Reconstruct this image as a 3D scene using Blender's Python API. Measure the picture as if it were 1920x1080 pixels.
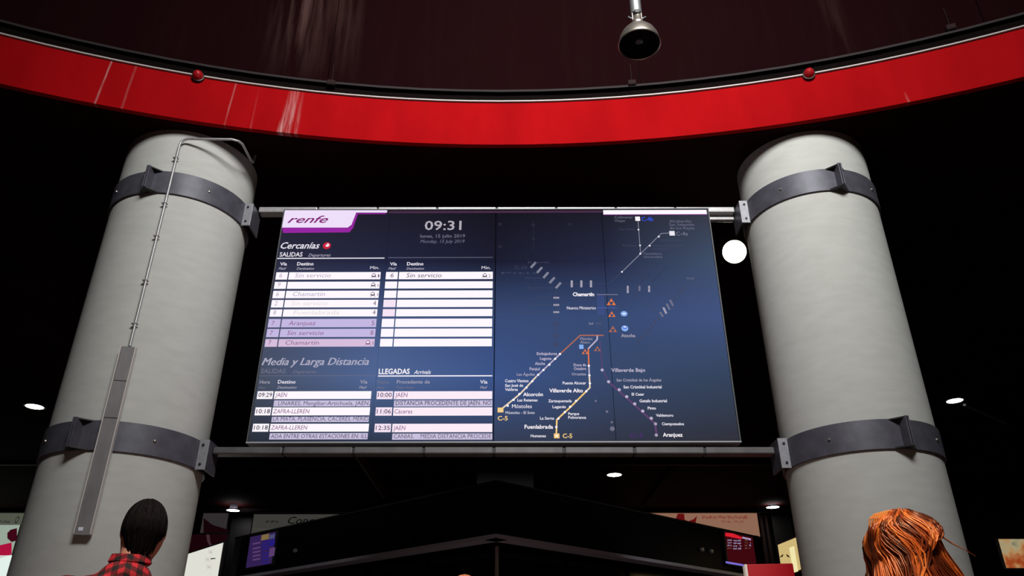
import bpy, math, random
from mathutils import Vector, Matrix, noise
random.seed(7)
for o in list(bpy.data.objects): bpy.data.objects.remove(o)
S = bpy.context.scene
COL = S.collection
R_ = math.radians
PI = math.pi

# ------------------------------------------------------------------ camera, world, light, exposure
EYE = 1.15                      # height of the phone above the floor
PITCH, FPX = R_(27.808), 1466.0
cd = bpy.data.cameras.new('camera'); cam = bpy.data.objects.new('camera', cd); COL.objects.link(cam)
cam.location = (0, 0, EYE); cam.rotation_euler = (PI/2 + PITCH, 0, 0)
cd.sensor_width = 36; cd.lens = FPX/1920*36; cd.clip_end = 200
S.camera = cam
w = bpy.data.worlds.new('world'); S.world = w; w.use_nodes = True
w.node_tree.nodes['Background'].inputs[0].default_value = (.5, .45, .5, 1)
w.node_tree.nodes['Background'].inputs[1].default_value = .004
S.view_settings.view_transform = 'Standard'; S.view_settings.look = 'None'
S.view_settings.exposure = 0; S.view_settings.gamma = 1; S.view_settings.use_curve_mapping = False

def area(name, loc, target, sx, sy, power, col, spread=180):
    l = bpy.data.lights.new(name, 'AREA'); l.shape = 'RECTANGLE'; l.size = sx; l.size_y = sy
    l.energy = power; l.color = col; l.spread = R_(spread)
    o = bpy.data.objects.new(name, l); COL.objects.link(o); o.location = loc
    o.rotation_euler = (Vector(target)-Vector(loc)).to_track_quat('-Z', 'Y').to_euler()
    return o
area('rotunda_light', (1.2, -1.0, 9.4), (.45, 6.6, 7.3), 3.6, 2.0, 415, (.97, 1, .97), 97)
area('people_fill_light', (.8, -3.0, 11.5), (-.1, 2.4, 1.3), 1.2, 1.2, 105, (1, .80, .68), 40)  # added fill aimed at the people, no visible lamp there

# ------------------------------------------------------------------ helpers
def ray(px, py):                # direction of a picture point, world axes
    a, b = px-960, 540-py
    return Vector((a, FPX*math.cos(PITCH)-b*math.sin(PITCH), FPX*math.sin(PITCH)+b*math.cos(PITCH)))
def at(px, py, y=None, z=None):
    d = ray(px, py); t = y/d.y if y is not None else (z-EYE)/d.z
    p = d*t; return Vector((p.x, p.y, p.z+EYE))
def on_wall(px, py, P0, P1):    # where that direction meets the upright wall through P0, P1 (plan points)
    d = ray(px, py); e = Vector((P1[0]-P0[0], P1[1]-P0[1]))
    # d*t = P0 + e*s
    det = d.x*(-e.y) + e.x*d.y
    t = (P0[0]*(-e.y) + e.x*P0[1])/det
    return Vector((d.x*t, d.y*t, d.z*t+EYE))

MATS = {}
def lin(c): return tuple(((v/255)/12.92 if v/255 <= .04045 else ((v/255+.055)/1.055)**2.4) for v in c)
def mat(name, col=(.5, .5, .5), rough=.6, metal=0, emit=None, es=1.0, noise_amt=0, nscale=6, bump=0, coat=0, stretch=(1, 1, 1), spec=.5):
    if name in MATS: return MATS[name]
    m = bpy.data.materials.new(name); m.use_nodes = True; nt = m.node_tree; N = nt.nodes; L = nt.links
    b = N['Principled BSDF']
    b.inputs['Base Color'].default_value = (*col, 1); b.inputs['Roughness'].default_value = rough
    b.inputs['Metallic'].default_value = metal; b.inputs['Coat Weight'].default_value = coat
    b.inputs['Specular IOR Level'].default_value = spec
    if emit is not None:
        b.inputs['Emission Color'].default_value = (*emit, 1); b.inputs['Emission Strength'].default_value = es
    if noise_amt or bump:
        tc = N.new('ShaderNodeTexCoord'); mp = N.new('ShaderNodeMapping'); mp.inputs['Scale'].default_value = stretch
        nz = N.new('ShaderNodeTexNoise'); nz.inputs['Scale'].default_value = nscale; nz.inputs['Detail'].default_value = 5
        L.new(tc.outputs['Object'], mp.inputs[0]); L.new(mp.outputs[0], nz.inputs['Vector'])
        if noise_amt:
            cr = N.new('ShaderNodeValToRGB')
            cr.color_ramp.elements[0].position = .3; cr.color_ramp.elements[1].position = .7
            cr.color_ramp.elements[0].color = (*[c*(1-noise_amt) for c in col], 1)
            cr.color_ramp.elements[1].color = (*[min(1, c*(1+noise_amt)) for c in col], 1)
            L.new(nz.outputs['Fac'], cr.inputs[0]); L.new(cr.outputs[0], b.inputs['Base Color'])
        if bump:
            bp = N.new('ShaderNodeBump'); bp.inputs['Strength'].default_value = bump; bp.inputs['Distance'].default_value = .01
            L.new(nz.outputs['Fac'], bp.inputs['Height']); L.new(bp.outputs[0], b.inputs['Normal'])
    MATS[name] = m; return m

class MB:
    def __init__(s): s.v = []; s.f = []; s.c = None
    def add(s, vs, fs):
        n = len(s.v); s.v += [tuple(v) for v in vs]; s.f += [tuple(i+n for i in f) for f in fs]; return s
    def box(s, x0, x1, y0, y1, z0, z1):
        return s.add([(x0,y0,z0),(x1,y0,z0),(x1,y1,z0),(x0,y1,z0),(x0,y0,z1),(x1,y0,z1),(x1,y1,z1),(x0,y1,z1)],
                     [(3,2,1,0),(4,5,6,7),(0,1,5,4),(1,2,6,5),(2,3,7,6),(3,0,4,7)])
    def quad(s, a, b, c, d): return s.add([a, b, c, d], [(0, 1, 2, 3)])
    def prism(s, pts, z0, z1):  # plan polygon, counter-clockwise
        n = len(pts)
        return s.add([(p[0], p[1], z0) for p in pts]+[(p[0], p[1], z1) for p in pts],
                     [tuple(range(n))[::-1], tuple(range(n, 2*n))]+[(i, (i+1) % n, (i+1) % n+n, i+n) for i in range(n)])
    def slab(s, pts, off):      # any flat polygon given thickness along off
        n = len(pts); off = Vector(off)
        return s.add([Vector(p) for p in pts]+[Vector(p)+off for p in pts],
                     [tuple(range(n)), tuple(range(n, 2*n))[::-1]]+[((i+1) % n, i, i+n, (i+1) % n+n) for i in range(n)])
    def lathe(s, prof, c=(0, 0, 0), n=32, axis=(0, 0, 1), cap=False):
        q = Vector((0, 0, 1)).rotation_difference(Vector(axis)); c = Vector(c); vs = []
        for r, z in prof:
            for k in range(n):
                a = 2*PI*k/n; vs.append(c+q @ Vector((r*math.cos(a), r*math.sin(a), z)))
        fs = [(i*n+k, i*n+(k+1) % n, (i+1)*n+(k+1) % n, (i+1)*n+k) for i in range(len(prof)-1) for k in range(n)]
        if cap: fs += [tuple(range(n))[::-1], tuple((len(prof)-1)*n+k for k in range(n))]
        return s.add(vs, fs)
    def tube(s, pts, r, n=8, cap=True):
        pts = [Vector(p) for p in pts]; rs = r if isinstance(r, (list, tuple)) else [r]*len(pts)
        vs = []; up = None
        for i, p in enumerate(pts):
            t = (pts[min(i+1, len(pts)-1)]-pts[max(i-1, 0)]).normalized()
            if up is None: up = t.orthogonal().normalized()
            up = (up-t*up.dot(t)).normalized(); sd = t.cross(up)
            for k in range(n):
                a = 2*PI*k/n; vs.append(p+(up*math.cos(a)+sd*math.sin(a))*rs[i])
        fs = [(i*n+k, i*n+(k+1) % n, (i+1)*n+(k+1) % n, (i+1)*n+k) for i in range(len(pts)-1) for k in range(n)]
        if cap: fs += [tuple(range(n))[::-1], tuple((len(pts)-1)*n+k for k in range(n))]
        return s.add(vs, fs)
    def arc(s, c, r0, r1, a0, a1, z0, z1, n=24):    # curved bar; a from -y axis towards +x
        vs = []
        for i in range(n+1):
            a = a0+(a1-a0)*i/n
            for r, z in ((r0, z0), (r1, z0), (r1, z1), (r0, z1)):
                vs.append((c[0]+r*math.sin(a), c[1]-r*math.cos(a), z))
        fs = [(i*4+k, i*4+4+k, i*4+4+(k+1) % 4, i*4+(k+1) % 4) for i in range(n) for k in range(4)]
        if abs(a1-a0) < 2*PI-.001: fs += [(0, 1, 2, 3), (n*4+3, n*4+2, n*4+1, n*4)]
        return s.add(vs, fs)
    def build(s, name, m, parent=None, smooth=False, bevel=0, loc=None):
        me = bpy.data.meshes.new(name); me.from_pydata(s.v, [], s.f); me.update()
        if m: me.materials.append(m)
        if smooth:
            for p in me.polygons: p.use_smooth = True
        o = bpy.data.objects.new(name, me); COL.objects.link(o)
        if parent: o.parent = parent
        if loc is not None: o.location = loc
        if bevel:
            b = o.modifiers.new('bevel', 'BEVEL'); b.width = bevel; b.segments = 2; b.limit_method = 'ANGLE'
        if smooth:
            sm = o.modifiers.new('split', 'EDGE_SPLIT'); sm.split_angle = R_(40)
        return o
def tag(o, label=None, cat=None, group=None, kind=None):
    if label: o['label'] = label
    if cat: o['category'] = cat
    if group: o['group'] = group
    if kind: o['kind'] = kind
    return o
def thing(name, label, cat, loc=(0, 0, 0), rz=0, group=None):
    o = bpy.data.objects.new(name, None); COL.objects.link(o); o.location = loc; o.rotation_euler = (0, 0, rz)
    o.empty_display_size = .1
    return tag(o, label, cat, group)

# ------------------------------------------------------------------ materials
m_col = mat('painted_concrete', (.50, .485, .465), .75, noise_amt=.05, nscale=5, bump=.05, stretch=(1, 1, 3), spec=.15)
m_steel = mat('dark_painted_steel', (.088, .082, .105), .5, .25, noise_amt=.18, nscale=9, bump=.1)
m_steel_hi = mat('bare_steel', (.30, .29, .32), .45, .4, noise_amt=.12, nscale=20)
m_black = mat('black_steel', (.012, .011, .013), .5)
m_soffit = mat('dark_soffit', (.012, .0008, .001), .9, spec=.05, noise_amt=.35, nscale=1.3)
m_floor = mat('tinted_terrazzo', (.30, .22, .20), .5, noise_amt=.12, nscale=30)  # reddish tint put in for a warm bounce onto the columns
m_hallwall = mat('dark_hall_wall', (.012, .009, .010), .8, noise_amt=.2, nscale=2)
m_trim = mat('dull_trim_metal', (.022, .016, .017), .6, 0, spec=.15)
m_alu = mat('grey_aluminium', (.40, .38, .39), .45, .5, noise_amt=.1, nscale=20)
m_rim = mat('pale_cable', (.42, .37, .36), .5)
m_chrome = mat('polished_aluminium', (.42, .36, .32), .38, .9)
m_lampin = mat('lamp_inside_black', (.010, .010, .012), .4)

# ------------------------------------------------------------------ the setting
CZ = 6.47                       # soffit height
RC = (-.14, -6.14); RR = 12.9   # the round well: centre and radius
HX, HY0, HY1 = 22, -24, 25.8
tag(MB().box(-HX, HX, HY0, HY1, -.2, 0).build('floor', m_floor), kind='structure')
b = MB(); NS = 144; vs = []; RO = RR+.07
for i in range(NS):
    a = 2*PI*i/NS; dx, dy = math.sin(a), math.cos(a)
    tx = ((HX-RC[0]) if dx > 0 else (-HX-RC[0]))/dx if abs(dx) > 1e-6 else 1e9
    ty = ((HY1-RC[1]) if dy > 0 else (HY0-RC[1]))/dy if abs(dy) > 1e-6 else 1e9
    t = min(tx, ty)
    for r, z in ((RO, CZ), (t, CZ), (RO, CZ+.5), (t, CZ+.5)): vs.append((RC[0]+dx*r, RC[1]+dy*r, z))
fs = []
for i in range(NS):
    j = (i+1) % NS
    fs += [(i*4, i*4+1, j*4+1, j*4), (i*4+2, j*4+2, j*4+3, i*4+3), (i*4, j*4, j*4+2, i*4+2)]
b.add(vs, fs); tag(b.build('ceiling', m_soffit), kind='structure')
for nm, bx in (('wall_left', (-HX-.3, -HX, HY0, HY1)), ('wall_right', (HX, HX+.3, HY0, HY1)),
               ('wall_back', (-HX-.3, HX+.3, HY1, HY1+.3)), ('wall_front', (-HX-.3, HX+.3, HY0-.3, HY0))):
    tag(MB().box(*bx, 0, CZ+.5).build(nm, m_hallwall), kind='structure')

# drum above the well, in curved panels
def drum_material():
    m = bpy.data.materials.new('stained_drum_cladding'); m.use_nodes = True; nt = m.node_tree; N = nt.nodes; L = nt.links
    b = N['Principled BSDF']; b.inputs['Roughness'].default_value = .9; b.inputs['Specular IOR Level'].default_value = 0
    tc = N.new('ShaderNodeTexCoord'); mp = N.new('ShaderNodeMapping'); mp.inputs['Scale'].default_value = (7, 7, .55)
    L.new(tc.outputs['Object'], mp.inputs[0])
    n1 = N.new('ShaderNodeTexNoise'); n1.inputs['Scale'].default_value = 1.3; n1.inputs['Detail'].default_value = 7
    L.new(mp.outputs[0], n1.inputs['Vector'])
    n2 = N.new('ShaderNodeTexNoise'); n2.inputs['Scale'].default_value = .45; n2.inputs['Detail'].default_value = 2
    L.new(tc.outputs['Object'], n2.inputs['Vector'])
    # patch of run-down stain left of the middle: gaussian in x
    sx = N.new('ShaderNodeSeparateXYZ'); L.new(tc.outputs['Object'], sx.inputs[0])
    def M(op, a, b2=None, clamp=False):
        n = N.new('ShaderNodeMath'); n.operation = op; n.use_clamp = clamp
        for i, x in enumerate((a, b2)):
            if x is None: continue
            if isinstance(x, (int, float)): n.inputs[i].default_value = x
            else: L.new(x, n.inputs[i])
        return n.outputs[0]
    def bumpx(x0, w): return M('SUBTRACT', 1, M('MULTIPLY', M('ABSOLUTE', M('SUBTRACT', sx.outputs[0], x0)), 1/w), True)
    zz = M('MULTIPLY', M('SUBTRACT', sx.outputs[2], 7.25), .9, True)
    patch = M('MULTIPLY', bumpx(-2.45, .42), zz)
    patch = M('ADD', patch, M('MULTIPLY', bumpx(-1.95, .2), M('MULTIPLY', zz, .5)))
    patch = M('ADD', patch, M('MULTIPLY', bumpx(3.6, .14), .25))
    streak = M('MULTIPLY', M('SUBTRACT', n1.outputs['Fac'], .42), 5, True)
    f = M('MULTIPLY', patch, streak, True)
    f2 = M('MULTIPLY', M('MULTIPLY', M('SUBTRACT', n1.outputs['Fac'], .5), 3, True), M('MULTIPLY', n2.outputs['Fac'], .05))
    fac = M('ADD', f, f2, True)
    mx = N.new('ShaderNodeMix'); mx.data_type = 'RGBA'
    mx.inputs[6].default_value = (.0092, .0024, .003, 1); mx.inputs[7].default_value = (.060, .030, .028, 1)
    L.new(fac, mx.inputs[0]); L.new(mx.outputs[2], b.inputs['Base Color'])
    return m
m_drum = drum_material()
DR = RR+.12; DZ0, DZ1 = EYE+6.17, 12.4
wd = tag(MB().arc(RC, DR+.06, DR+.3, 0, 2*PI, CZ+.5, DZ1, 96).build('wall_rotunda', m_hallwall), kind='structure')
NP = 23; pw = 2*PI/NP
for i in range(NP):
    a0 = PI-R_(-8.6)+i*pw
    MB().arc(RC, DR, DR+.05, a0+.0003, a0+pw-.0003, DZ0, DZ1, 10).build('wall_panel', m_drum, wd, smooth=True)
cr = MB(); cr.lathe([(DR+.3, DZ1), (0.01, DZ1), (0.01, DZ1+.2), (DR+.3, DZ1+.2)], (RC[0], RC[1], 0), 96)
tag(cr.build('ceiling_rotunda', m_hallwall), kind='structure')
# ledge under the panels
t2 = MB(); t2.arc(RC, DR-.035, DR+.06, 0, 2*PI, DZ0-.03, DZ0, 180)
tag(t2.build('trim_1', m_trim), kind='structure')
t2 = MB(); t2.arc(RC, DR+.02, DR+.08, 0, 2*PI, DZ0-.33, DZ0-.03, 120)
tag(t2.build('trim_2', mat('recess_black', (.006, .004, .004), .9, spec=0)), kind='structure')

# red ring with pale run marks
def red_material():
    m = bpy.data.materials.new('red_painted_ring'); m.use_nodes = True; nt = m.node_tree; N = nt.nodes; L = nt.links
    b = N['Principled BSDF']; b.inputs['Roughness'].default_value = .8; b.inputs['Specular IOR Level'].default_value = .03
    tc = N.new('ShaderNodeTexCoord'); sx = N.new('ShaderNodeSeparateXYZ'); L.new(tc.outputs['Object'], sx.inputs[0])
    def M(op, a, b2=None, clamp=False):
        n = N.new('ShaderNodeMath'); n.operation = op; n.use_clamp = clamp
        for i, x in enumerate((a, b2)):
            if x is None: continue
            if isinstance(x, (int, float)): n.inputs[i].default_value = x
            else: L.new(x, n.inputs[i])
        return n.outputs[0]
    X = sx.outputs[0]; Z = M('SUBTRACT', sx.outputs[2], CZ)
    mp = N.new('ShaderNodeMapping'); mp.inputs['Scale'].default_value = (60, 1, 4); L.new(tc.outputs['Object'], mp.inputs[0])
    nz = N.new('ShaderNodeTexNoise'); nz.inputs['Scale'].default_value = 1; nz.inputs['Detail'].default_value = 4; L.new(mp.outputs[0], nz.inputs['Vector'])
    tot = None
    # pairs: x at the bottom edge, half width, strength, slant, fade upwards
    for x0, wd_, st, sl, fade in ((STX[0], .012, .95, .05, 0), (STX[1], .014, .35, .03, 0), (STX[2], .013, .6, .05, .4), (STX[3], .012, .25, .02, .9),
                                  (STX[4], .045, 1.2, .10, .75), (STX[5], .035, 1.2, .05, .55), (STX[6], .03, .45, .0, .8), (STX[7], .015, .5, -.1, 4)):
        d = M('SUBTRACT', X, M('ADD', M('MULTIPLY', Z, sl), x0))
        k = M('SUBTRACT', 1, M('MULTIPLY', M('ABSOLUTE', d), 1/wd_), True)
        k = M('MULTIPLY', k, M('SUBTRACT', 1, M('MULTIPLY', Z, fade/.58), True))
        k = M('MULTIPLY', k, st); tot = k if tot is None else M('ADD', tot, k)
    fac = M('MULTIPLY', tot, M('MULTIPLY', M('SUBTRACT', nz.outputs['Fac'], .3), 3.0, True), True)
    n2 = N.new('ShaderNodeTexNoise'); n2.inputs['Scale'].default_value = 1.1; n2.inputs['Detail'].default_value = 4
    mp2 = N.new('ShaderNodeMapping'); mp2.inputs['Scale'].default_value = (2.5, 1, .8); L.new(tc.outputs['Object'], mp2.inputs[0]); L.new(mp2.outputs[0], n2.inputs['Vector'])
    cr = N.new('ShaderNodeValToRGB'); cr.color_ramp.elements[0].position = .3; cr.color_ramp.elements[1].position = .7
    cr.color_ramp.elements[0].color = (.27, .0018, .0034, 1); cr.color_ramp.elements[1].color = (.34, .0028, .0048, 1)
    L.new(n2.outputs['Fac'], cr.inputs[0])
    mx = N.new('ShaderNodeMix'); mx.data_type = 'RGBA'; L.new(fac, mx.inputs[0]); L.new(cr.outputs[0], mx.inputs[6])
    mx.inputs[7].default_value = (.48, .22, .22, 1); L.new(mx.outputs[2], b.inputs['Base Color'])
    return m
def ring_x(px, py, z):          # x where a picture point lies at height z
    return at(px, py, z=z).x
STX = [ring_x(181, 199, CZ), ring_x(232, 210, CZ), ring_x(423, 240, CZ), ring_x(472, 247, CZ), ring_x(527, 252, CZ), ring_x(541, 253, CZ), ring_x(556, 255, CZ), ring_x(1704, 192, CZ)]
m_red = red_material()
FZ1 = EYE+5.90
fr = thing('ring_fascia', 'bright red curved ring running round the mouth of the dark rotunda', 'fascia', (RC[0], RC[1], CZ))
o = MB().arc(RC, RR, RR+.06, 0, 2*PI, CZ, FZ1, 240).build('fascia_band', m_red, fr, smooth=True)
o.location = (-RC[0], -RC[1], -CZ)
cb = MB(); cb.tube([(RC[0]+(RR-.015)*math.sin(a), RC[1]+(RR-.015)*math.cos(a), FZ1+.012) for a in [2*PI*i/240 for i in range(241)]], .012, 6, False)
tag(cb.build('cable', m_rim, smooth=True), 'thin pale cable running along the top edge of the red ring', 'cable')

def on_ring(px, py, r):         # meets the upright cylinder round the well
    d = ray(px, py); a = d.x**2+d.y**2; bb = -2*(d.x*RC[0]+d.y*RC[1]); c = RC[0]**2+RC[1]**2-r*r
    t = (-bb+math.sqrt(bb*bb-4*a*c))/2/a; p = d*t; return Vector((p.x, p.y, p.z+EYE))
m_redlamp = mat('red_lens', (.35, .006, .01), .35)
for px, py, lb in ((371, 142, 'small round red beacon on the pale cable, left part of the red ring'),
                   (1517, 138, 'small round red beacon on the pale cable, right part of the red ring')):
    p = on_ring(px, py, RR-.04); t = thing('beacon', lb, 'beacon', p, group='red beacons on the ring')
    n = Vector((RC[0]-p.x, RC[1]-p.y, 0)).normalized()
    MB().lathe([(.0, .07), (.028, .062), (.048, .035), (.055, 0), (.055, -.03)], (0, 0, 0), 20, n).build('lens', m_redlamp, t, smooth=True)
    MB().lathe([(.065, -.035), (.065, -.005), (.05, .0)], (0, 0, 0), 20, n, True).build('base', m_black, t, smooth=True)
m_jb = mat('brown_junction_box', (.022, .012, .012), .8, spec=.1)
for px, py, lb in ((621, 157, 'small brown junction box on the ledge above the red ring, left of the lamp'),
                   (1185, 157, 'small brown junction box on the ledge right below the hanging lamp'),
                   (1783, 53, 'small brown junction box on the ledge near the right side')):
    p = on_ring(px, py, DR-.03); t = thing('junction_box', lb, 'junction box', p, math.atan2(-(p.x-RC[0]), p.y-RC[1]), 'junction boxes on the ledge')
    MB().box(-.045, .045, -.03, .03, -.035, .035).build('housing', m_jb, t, bevel=.006)
    MB().box(-.038, .038, -.036, -.03, -.028, .028).build('lid', m_jb, t, bevel=.002)
    MB().tube([(0, .012, .035), (0, .012, .3)], .004, 6).build('cable_tail', m_jb, t)

# ceiling lines far back in the hall
tag(MB().box(-HX, HX, 19.5, 19.58, CZ-.07, CZ).build('trim_3', m_trim), kind='structure')
tag(MB().box(-HX, HX, 24.9, 25.0, CZ-.12, CZ).build('trim_4', m_trim), kind='structure')
p0, p1 = at(1262, 872, z=CZ), at(1205, 945, z=CZ)
tag(MB().tube([p0-Vector((0, 0, .05)), p1-Vector((0, 0, .05))], .05, 6).build('trim_5', m_soffit), kind='structure')

# ------------------------------------------------------------------ round columns
COLS = [(-3.6, 7.2, .69, 'left'), (3.25, 7.2, .68, 'right')]
for cx, cy, r, side in COLS:
    lb = {'left': 'thick pale concrete column left of the display wall, grey conduit on it',
          'right': 'thick pale concrete column right of the display wall, bare of conduit'}[side]
    b = MB(); zs = [0, .02]+[CZ*i/24 for i in range(1, 24)]+[CZ]
    b.lathe([(r, z) for z in zs], (0, 0, 0), 96, cap=True)
    tag(b.build('round_column', m_col, smooth=True, loc=(cx, cy, 0)), lb, 'column')

def collar(cx, cy, r, zc, inner, lb, fang):
    """steel clamp: two half bands, bolted flanges at the front and at both sides"""
    t = thing('steel_collar', lb, 'clamp', (cx, cy, zc), 0, 'steel collars clamped round the columns')
    h = .13; O = (0, 0); ro = r+.022
    for a0 in (0, PI/2, PI, 3*PI/2):
        MB().arc(O, r+.001, ro, fang+a0+.01, fang+a0+PI/2-.01, -h, h, 24).build('band', m_steel, t, smooth=True)
    def radial(a, ln, th, m, nm, z0, z1):
        ux, uy = math.sin(a), -math.cos(a); vx, vy = -uy, ux
        pts = [(ux*(r+.005)-vx*th, uy*(r+.005)-vy*th), (ux*(r+ln)-vx*th, uy*(r+ln)-vy*th), (ux*(r+ln)+vx*th, uy*(r+ln)+vy*th), (ux*(r+.005)+vx*th, uy*(r+.005)+vy*th)]
        return MB().prism(pts, z0, z1).build(nm, m, t, bevel=.003)
    for s in (-1, 1): radial(fang+s*.014, .13, .006, m_steel, 'flange', -h, h)
    # triangular stiffeners top and bottom of the front flange
    for z in (-h, h-.012):
        for s in (-1, 1):
            a = fang; w_ = .14
            pa = (math.sin(a)*(ro), -math.cos(a)*(ro)); pb = (math.sin(a)*(r+.125), -math.cos(a)*(r+.125))
            pc = (math.sin(a+s*w_)*(ro), -math.cos(a+s*w_)*(ro))
            pts = [pa, pb, pc] if s < 0 else [pa, pc, pb]
            MB().prism(pts, z, z+.012).build('gusset', m_black, t)
    # side bracket carrying the beams
    for s in (inner,):
        a = s*PI/2
        fl = MB().box(min(s*(r-.03), s*(r+.10)), max(s*(r-.03), s*(r+.10)), -.11, -.095, -h-.01, h+.01)
        e = fl.build('end_plate', m_steel_hi, t, bevel=.002)
        MB().box(min(s*(r+.085), s*(r+.10)), max(s*(r+.085), s*(r+.10)), -.095, .16, -h-.01, h+.01).build('side_plate', m_steel, t)
        for zz in (-.09, .09):
            MB().lathe([(0, .01), (.012, .009), (.013, 0), (.013, -.01)], (s*(r+.05), -.111, zz), 10, (0, -1, 0)).build('bolt', m_black, e)
    for k, aa in enumerate((R_(42), -R_(42))):
        MB().lathe([(0, .014), (.010, .012), (.013, 0)], (math.sin(aa)*ro, -math.cos(aa)*ro, 0), 10, (math.sin(aa), -math.cos(aa), 0)).build('rivet', m_chrome, t, smooth=True)
    return t
collar(-3.6, 7.2, .69, 5.79, 1, 'dark steel collar round the top of the left column', R_(-4))
collar(-3.6, 7.2, .69, 3.155, 1, 'dark steel collar round the lower part of the left column, behind the cable trunking', R_(-8))
collar(3.25, 7.2, .68, 5.825, -1, 'dark steel collar round the top of the right column', R_(4))
collar(3.25, 7.2, .68, 3.17, -1, 'dark steel collar round the lower right column, above the auburn-haired woman', R_(8))

# conduit and trunking on the left column
def onc(ang, rad, z): return Vector((-3.6+rad*math.sin(R_(ang)), 7.2-rad*math.cos(R_(ang)), z))
ct = thing('conduit', 'thin grey conduit down the left column, bent at the top', 'conduit', onc(12, .72, 3.96))
zc = 6.30; P = [onc(12, .735, 3.975), onc(12, .735, 6.245)]
for k in range(1, 6):
    a = k/5*PI/2; P.append(onc(12, .735, 6.245)+Vector((.08*(1-math.cos(a)), 0, .08*math.sin(a))))
P += [Vector((-2.92, 6.49, 6.325)), Vector((-2.86, 6.52, 6.325)), Vector((-2.835, 6.57, 6.325)), Vector((-2.83, 6.85, 6.325)), Vector((-2.83, 6.92, 6.35)), Vector((-2.83, 6.94, 6.46))]
L0 = ct.location
MB().tube([p-L0 for p in P], .013, 10).build('pipe', m_alu, ct, smooth=True)
wire = [onc(10.6, .72, 3.9), onc(10.6, .72, 4.6), onc(10.7, .725, 5.3), onc(11, .72, 6.1)]
for z in (4.2, 4.65, 5.14, 5.52, 6.08):
    p = onc(12, .735, z)-L0
    MB().box(p.x-.034, p.x+.018, p.y-.015, p.y+.025, p.z-.005, p.z+.005).build('clip', m_alu, ct, bevel=.002)
tr = thing('cable_trunking', 'long flat grey cable trunking running down the left column over its lower collar', 'trunking', onc(12, .722, 2.33), R_(12))
m_trk = mat('grey_trunking', (.19, .175, .18), .55, .1, noise_amt=.15, nscale=14, stretch=(1, 1, .3))
hw = .057
MB().box(-hw, hw, -.045, .0, 0, .96).build('cover', m_trk, tr, bevel=.003)
MB().box(-hw, hw, -.045, .0, .965, 1.30).build('cover', m_trk, tr, bevel=.003)
MB().box(-hw+.004, hw-.004, -.043, .0, 1.305, 1.63).build('cover', m_trk, tr, bevel=.003)
for s in (-1, 1):
    MB().box(min(s*hw, s*(hw+.007)), max(s*hw, s*(hw+.007)), -.052, .005, 0, 1.63).build('rail', mat('pale_rail', (.62, .56, .54), .5), tr)
MB().box(-hw, hw, -.047, .0, -.006, 0).build('end_cap', m_alu, tr)
MB().box(-.035, .0, -.0475, -.045, .022, .05).build('sticker', mat('white_sticker', (.75, .74, .85), .5), tr)

# ------------------------------------------------------------------ beams carrying the display
def beam(label, z, x0, x1, y0, y1, h, n, m):
    t = thing('support_beam', label, 'beam', ((x0+x1)/2, (y0+y1)/2, z))
    L = x1-x0; s = L/n; hy = (y1-y0)/2
    for i in range(n):
        MB().box(-L/2+i*s+.006, -L/2+(i+1)*s-.006, -hy, hy, -h, h).build('beam_section', m, t, bevel=.012)
        if i: MB().box(-L/2+i*s-.014, -L/2+i*s+.014, -hy+.008, hy-.008, -h+.008, h-.008).build('joint', m_black, t)
    return t
beam('grey steel beam along the top of the display, column to column', 5.955, -2.81, 2.47, 7.245, 7.36, .036, 8, m_alu)
beam('grey segmented steel beam under the display, column to column', 3.224, -2.81, 2.47, 7.19, 7.32, .033, 8, mat('dull_aluminium', (.11, .10, .105), .5, .4, noise_amt=.15, nscale=8))
beam('short thin rail under the top beam, beside the top right display corner', 5.875, 1.6, 2.47, 7.30, 7.36, .022, 1, m_alu)

# ------------------------------------------------------------------ the display wall
DC = Vector((-.1767, 7.2, 3.4642+EYE)); DYAW = -.0059; DW, DH = 4.645, 2.612
DE = (math.cos(DYAW), math.sin(DYAW))
P0 = (DC.x, DC.y); P1 = (DC.x+DE[0], DC.y+DE[1])
def uv(px, py):
    p = on_wall(px, py, P0, P1); return ((p.x-DC.x)*DE[0]+(p.y-DC.y)*DE[1], p.z-DC.z)
disp = thing('display_wall', 'large wall of dark screens showing train times and a network map', 'display', DC, DYAW)
def emat(name, c, s=1.0):
    return mat(name, (.0012, .0012, .0012), .8, emit=lin(c), es=s, spec=0)
# backlit background, one panel per screen; viewing-angle glow gradient painted into its emission
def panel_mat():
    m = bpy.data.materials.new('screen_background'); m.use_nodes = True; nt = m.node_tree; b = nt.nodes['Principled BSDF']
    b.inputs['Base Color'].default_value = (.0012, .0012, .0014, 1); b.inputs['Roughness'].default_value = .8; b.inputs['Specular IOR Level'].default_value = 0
    a = nt.nodes.new('ShaderNodeVertexColor'); a.layer_name = 'painted_glow'
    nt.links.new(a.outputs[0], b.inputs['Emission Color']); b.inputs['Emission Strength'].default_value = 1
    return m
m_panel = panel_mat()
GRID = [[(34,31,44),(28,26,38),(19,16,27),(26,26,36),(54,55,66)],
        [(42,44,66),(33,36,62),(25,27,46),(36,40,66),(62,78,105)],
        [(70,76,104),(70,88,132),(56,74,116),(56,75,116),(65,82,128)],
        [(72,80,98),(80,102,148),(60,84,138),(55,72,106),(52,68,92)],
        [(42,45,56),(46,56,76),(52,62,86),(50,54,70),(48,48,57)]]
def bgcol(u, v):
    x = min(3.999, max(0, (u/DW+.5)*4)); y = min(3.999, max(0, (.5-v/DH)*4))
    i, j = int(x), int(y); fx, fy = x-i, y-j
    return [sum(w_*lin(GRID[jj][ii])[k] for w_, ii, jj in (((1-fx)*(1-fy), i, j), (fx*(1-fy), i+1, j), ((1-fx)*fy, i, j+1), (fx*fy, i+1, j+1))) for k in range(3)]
gap = .0055
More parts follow.
